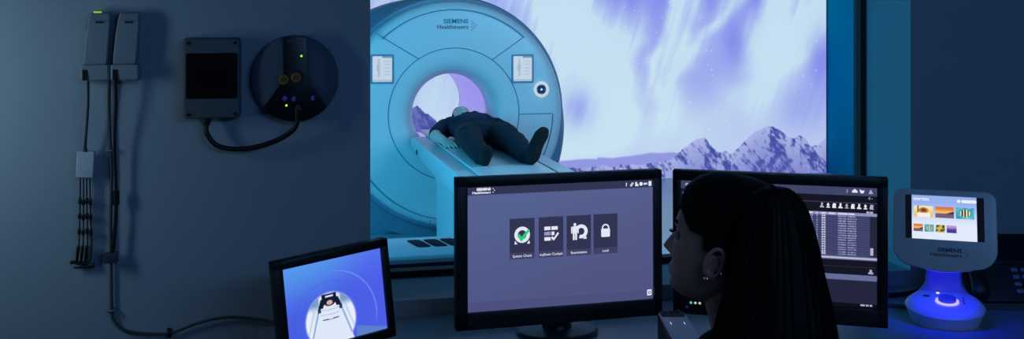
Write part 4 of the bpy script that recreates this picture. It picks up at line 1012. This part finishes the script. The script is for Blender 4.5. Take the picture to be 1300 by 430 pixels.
# hair
def hmask(x, y, z):
    if z > .066: return x < .082 + (z - .066) * 1.6
    if z > .02: return x < .040 + .9 * (z - .02)
    if z > -.005: return x < .010
    if z > -.06: return x < -.034
    return x < -.038
m = MB(); m.rings(head_rings(1.0, inflate=.011, mask=hmask, tuck=-.010, nphi=96), 0, HM)
cR = Vector((math.cos(TH), -math.sin(TH), 0)); cF = Vector((math.sin(TH), math.cos(TH), 0))
def pxp(px, py, Y): return cR * ((px - 650) / 1390 * Y) + cF * Y + Vector((0, 0, CZ - (py - 12) / 1390 * Y))
rows = [(238, 968, 1000, 1.985, .022), (246, 955, 1012, 1.985, .034), (262, 948, 1022, 1.98, .045), (285, 940, 1030, 1.975, .052), (320, 934, 1038, 1.965, .056), (360, 926, 1046, 1.955, .058), (400, 915, 1056, 1.945, .060), (440, 905, 1062, 1.935, .060), (500, 902, 1062, 1.925, .056), (560, 912, 1050, 1.92, .048), (610, 935, 1030, 1.92, .028), (630, 960, 1005, 1.92, .010)]
rg = []
for y, x0, x1, Y, d in rows:
    c = pxp((x0 + x1) / 2, y, Y); hw_ = (x1 - x0) / 2 / 1390 * Y
    rg.append([c + cR * hw_ * math.cos(2 * PI * k / 40) * (1 + .02 * math.sin(7 * k)) + cF * d * math.sin(2 * PI * k / 40) * (1 + .05 * math.sin(5 * k + y * .02)) for k in range(40)])
m.rings(rg, 0)
hr = remesh(m, .0042, 2, 'hair')
b = MB(); b.bm.from_mesh(hr); bpy.data.meshes.remove(hr)
rh = random.Random(11)
for k in range(150):      # fine strands along the outside of the long hair
    a = rh.uniform(0, 2 * PI); t0 = rh.uniform(0, .35); e = rh.uniform(.0, .006); pts = []
    for q in range(9):
        t = t0 + (1 - t0) * q / 8 * rh.uniform(.98, 1); f = t * (len(rg) - 2); i = int(f); u = f - i
        kk = (a / (2 * PI) * 40); k0 = int(kk) % 40
        p = Vector(rg[i][k0]).lerp(Vector(rg[i + 1][k0]), u); c = sum((Vector(v) for v in rg[i]), Vector()) / 40
        pts.append(p + (p - c).normalized() * (e * t + .001) + Vector((rh.uniform(-1, 1), rh.uniform(-1, 1), 0)) * .0012)
    b.tube(pts, [.0007] * 8 + [.0003], 0, 4)
for k in range(60):       # combed strands over the crown, from the hairline back to the tie
    y0 = -.07 + .14 * k / 59; pts = []
    for q in range(9):
        t = q / 8; ang = R(32 + 125 * t); x = -.012 + (.106 - .0) * math.cos(ang); yy = y0 * (1 - .35 * t); zz = -.002 + .131 * math.sin(ang) * math.sqrt(max(.0, 1 - (yy / .1) ** 2))
        pts.append(HM @ Vector((x, yy, zz + rh.uniform(-.0005, .0012))))
    b.tube(pts, .0008, 1, 4)
obj('hair', b, [hairm, mat('hair_sheen', (22, 20, 18), .32, spec=.6)], wo, ID, sharp=60)
b = MB(); b.lathe([(.012, -.004), (.017, 0), (.012, .004)], 20, 0, T(*pxp(984, 243, 1.985)) @ RY(R(60)), cap=False); obj('hair_tie', b, blackg, wo, ID)
b = MB(); b.lathe([(0, 0), (.003, 0), (.002, .002), (0, .003)], 10, 0, HM @ T(.078, .045, .082) @ RX(R(-60))); obj('hair_clip', b, mat('clip_silver', (220, 220, 225), .15, 1.), wo, ID)
# earrings on the near (left) ear
for (x, y, z, r) in ((-.010, .090, -.050, .0042), (-.004, .088, -.052, .0034), (-.036, .096, -.032, .0022)):
    b = MB(); b.lathe([(.0001, -r), (r * .7, -r * .7), (r, 0), (r * .7, r * .7), (.0001, r)], 14, 0, HM @ T(x, y, z)); obj('earring', b, mat('pearl_metal', (230, 220, 200), .15, .8), wo, ID)
# jumper, trousers, shoes
m = MB(); m.tube(tors_p[1:], [grow(r, .014) for r in tors_r[1:]], 0, 24, up=tuple(fd), smooth=3, round_end=True)
m.tube([WP(.04, .16, SHZ), WP(.05, .08, 1.085), WP(.05, -.08, 1.085), WP(.04, -.16, SHZ)], [.062, .058, .058, .062], 0, 14, smooth=3, round_end=True)
for s in (1, -1): m.tube(arm[s], [.062, .053, .050, .036], 0, 14, smooth=3)
obj('jumper', remesh(m, .007, 3), knit, wo, ID, sharp=180)
m = MB(); m.tube([WP(0, 0, .74), WP(0, 0, .67)], [(.168, .125), (.185, .14)], 0, 24, up=tuple(fd), round_end=True)
for s in (1, -1): m.tube(leg[s], [.098, .092, .070, .065, .055], 0, 16, smooth=3)
obj('trousers', remesh(m, .007, 3), navy2, wo, ID, sharp=180)
for s in (1, -1):
    f0 = Vector(leg[s][-1]); m = MB(); m.tube([f0 + Vector((0, 0, -.035)) - fd * .035, f0 + Vector((0, 0, -.05)) + fd * .06, f0 + Vector((0, 0, -.065)) + fd * .19], [(.046, .052), (.05, .045), (.044, .028)], 0, 14, up=(0, 0, 1), smooth=2, round_end=True)
    me = remesh(m, .006, 3)
    for v in me.vertices: v.co.z = max(.003, v.co.z)
    obj('shoe', me, black, wo, ID, sharp=180)
# chair
ch = thing('office_chair', 'black swivel office chair under the seated woman', 'chair', (hp.x, hp.y, 0), R(122 - 90))
b = MB(); b.box(0, .06, .445, .46, .46, .07, 0, .03, 4); obj('seat', b, knit, ch)
b = MB(); b.box(0, -.235, .80, .40, .045, .36, 0, .02, 4, T(0, 0, 0)); obj('backrest', b, knit, ch)
b = MB(); b.tube([(0, 0, .40), (0, -.285, .41), (0, -.287, .72)], .016, 0, 10); obj('back_post', b, black, ch)
b = MB(); b.tube([(0, .03, .10), (0, .03, .3), (0, .03, .41)], [.03, .028, .02], 0, 16); obj('gas_column', b, steel, ch)
for k in range(5):
    a = 2 * PI * k / 5; b = MB(); b.tube([(0, .03, .105), (.28 * math.cos(a), .03 + .28 * math.sin(a), .075)], [.024, .016], 0, 10); lg = obj('leg', b, black, ch)
    b = MB(); b.lathe([(0, -.012), (.026, -.012), (.028, 0), (.026, .012), (0, .012)], 20, 0, T(.28 * math.cos(a), .03 + .28 * math.sin(a), .030) @ RZ(a) @ RX(PI / 2)); b.tube([(.28 * math.cos(a), .03 + .28 * math.sin(a), .03), (.28 * math.cos(a), .03 + .28 * math.sin(a), .08)], .007, 0, 8); obj('caster', b, black, lg, WM[ch.name])

# ================================================================== LIGHTS
def area(name, loc, rot, sx, sy, col, e, spread=180):
    l = bpy.data.lights.new(name, 'AREA'); l.shape = 'RECTANGLE'; l.size = sx; l.size_y = sy; l.color = col; l.energy = e; l.spread = R(spread)
    o = bpy.data.objects.new(name, l); COL.objects.link(o); o.location = loc; o.rotation_euler = rot; return o
def aim(o, p): o.rotation_euler = (Vector(p) - o.location).to_track_quat('-Z', 'Y').to_euler()
o = area('exam_ceiling_lamp', (3.6, 5.4, 2.65), (0, 0, 0), 2.4, 1.2, (.35, .68, .93), 126); aim(o, (1.6, 8.8, .9))
o = area('exam_cyan_lamp', (-1.6, 6.2, 1.5), (0, 0, 0), .8, 1.2, (.12, .78, .95), 46); aim(o, (1.4, 8.6, .7))
o = area('exam_side_fill', (-2.25, 4.7, 1.9), (0, 0, 0), .8, 1.2, (.0, .60, 1.), 100); aim(o, (2.2, 4.1, 1.2))  # added cyan fill that brightens the window jamb and the cabinet top
o = area('control_wall_lamp', (-1.15, 2.86, 1.60), (0, 0, 0), .16, .5, (.54, .84, 1.), 2.35); aim(o, (-.62, 3.38, 1.35))
o = area('control_fill', (1.6, -.4, 2.6), (0, 0, 0), 2.4, .5, (.20, .46, .98), 27); aim(o, (1.2, 3.38, 1.3))  # unseen fill added behind the camera to raise the control room's base level
o = area('panel_underlight', tuple(TP_ @ Vector((0, .0, -.165))), (0, 0, 0), .10, .02, (.01, .012, 1.), .56); aim(o, tuple(tw @ Vector((0, .05, .05))))
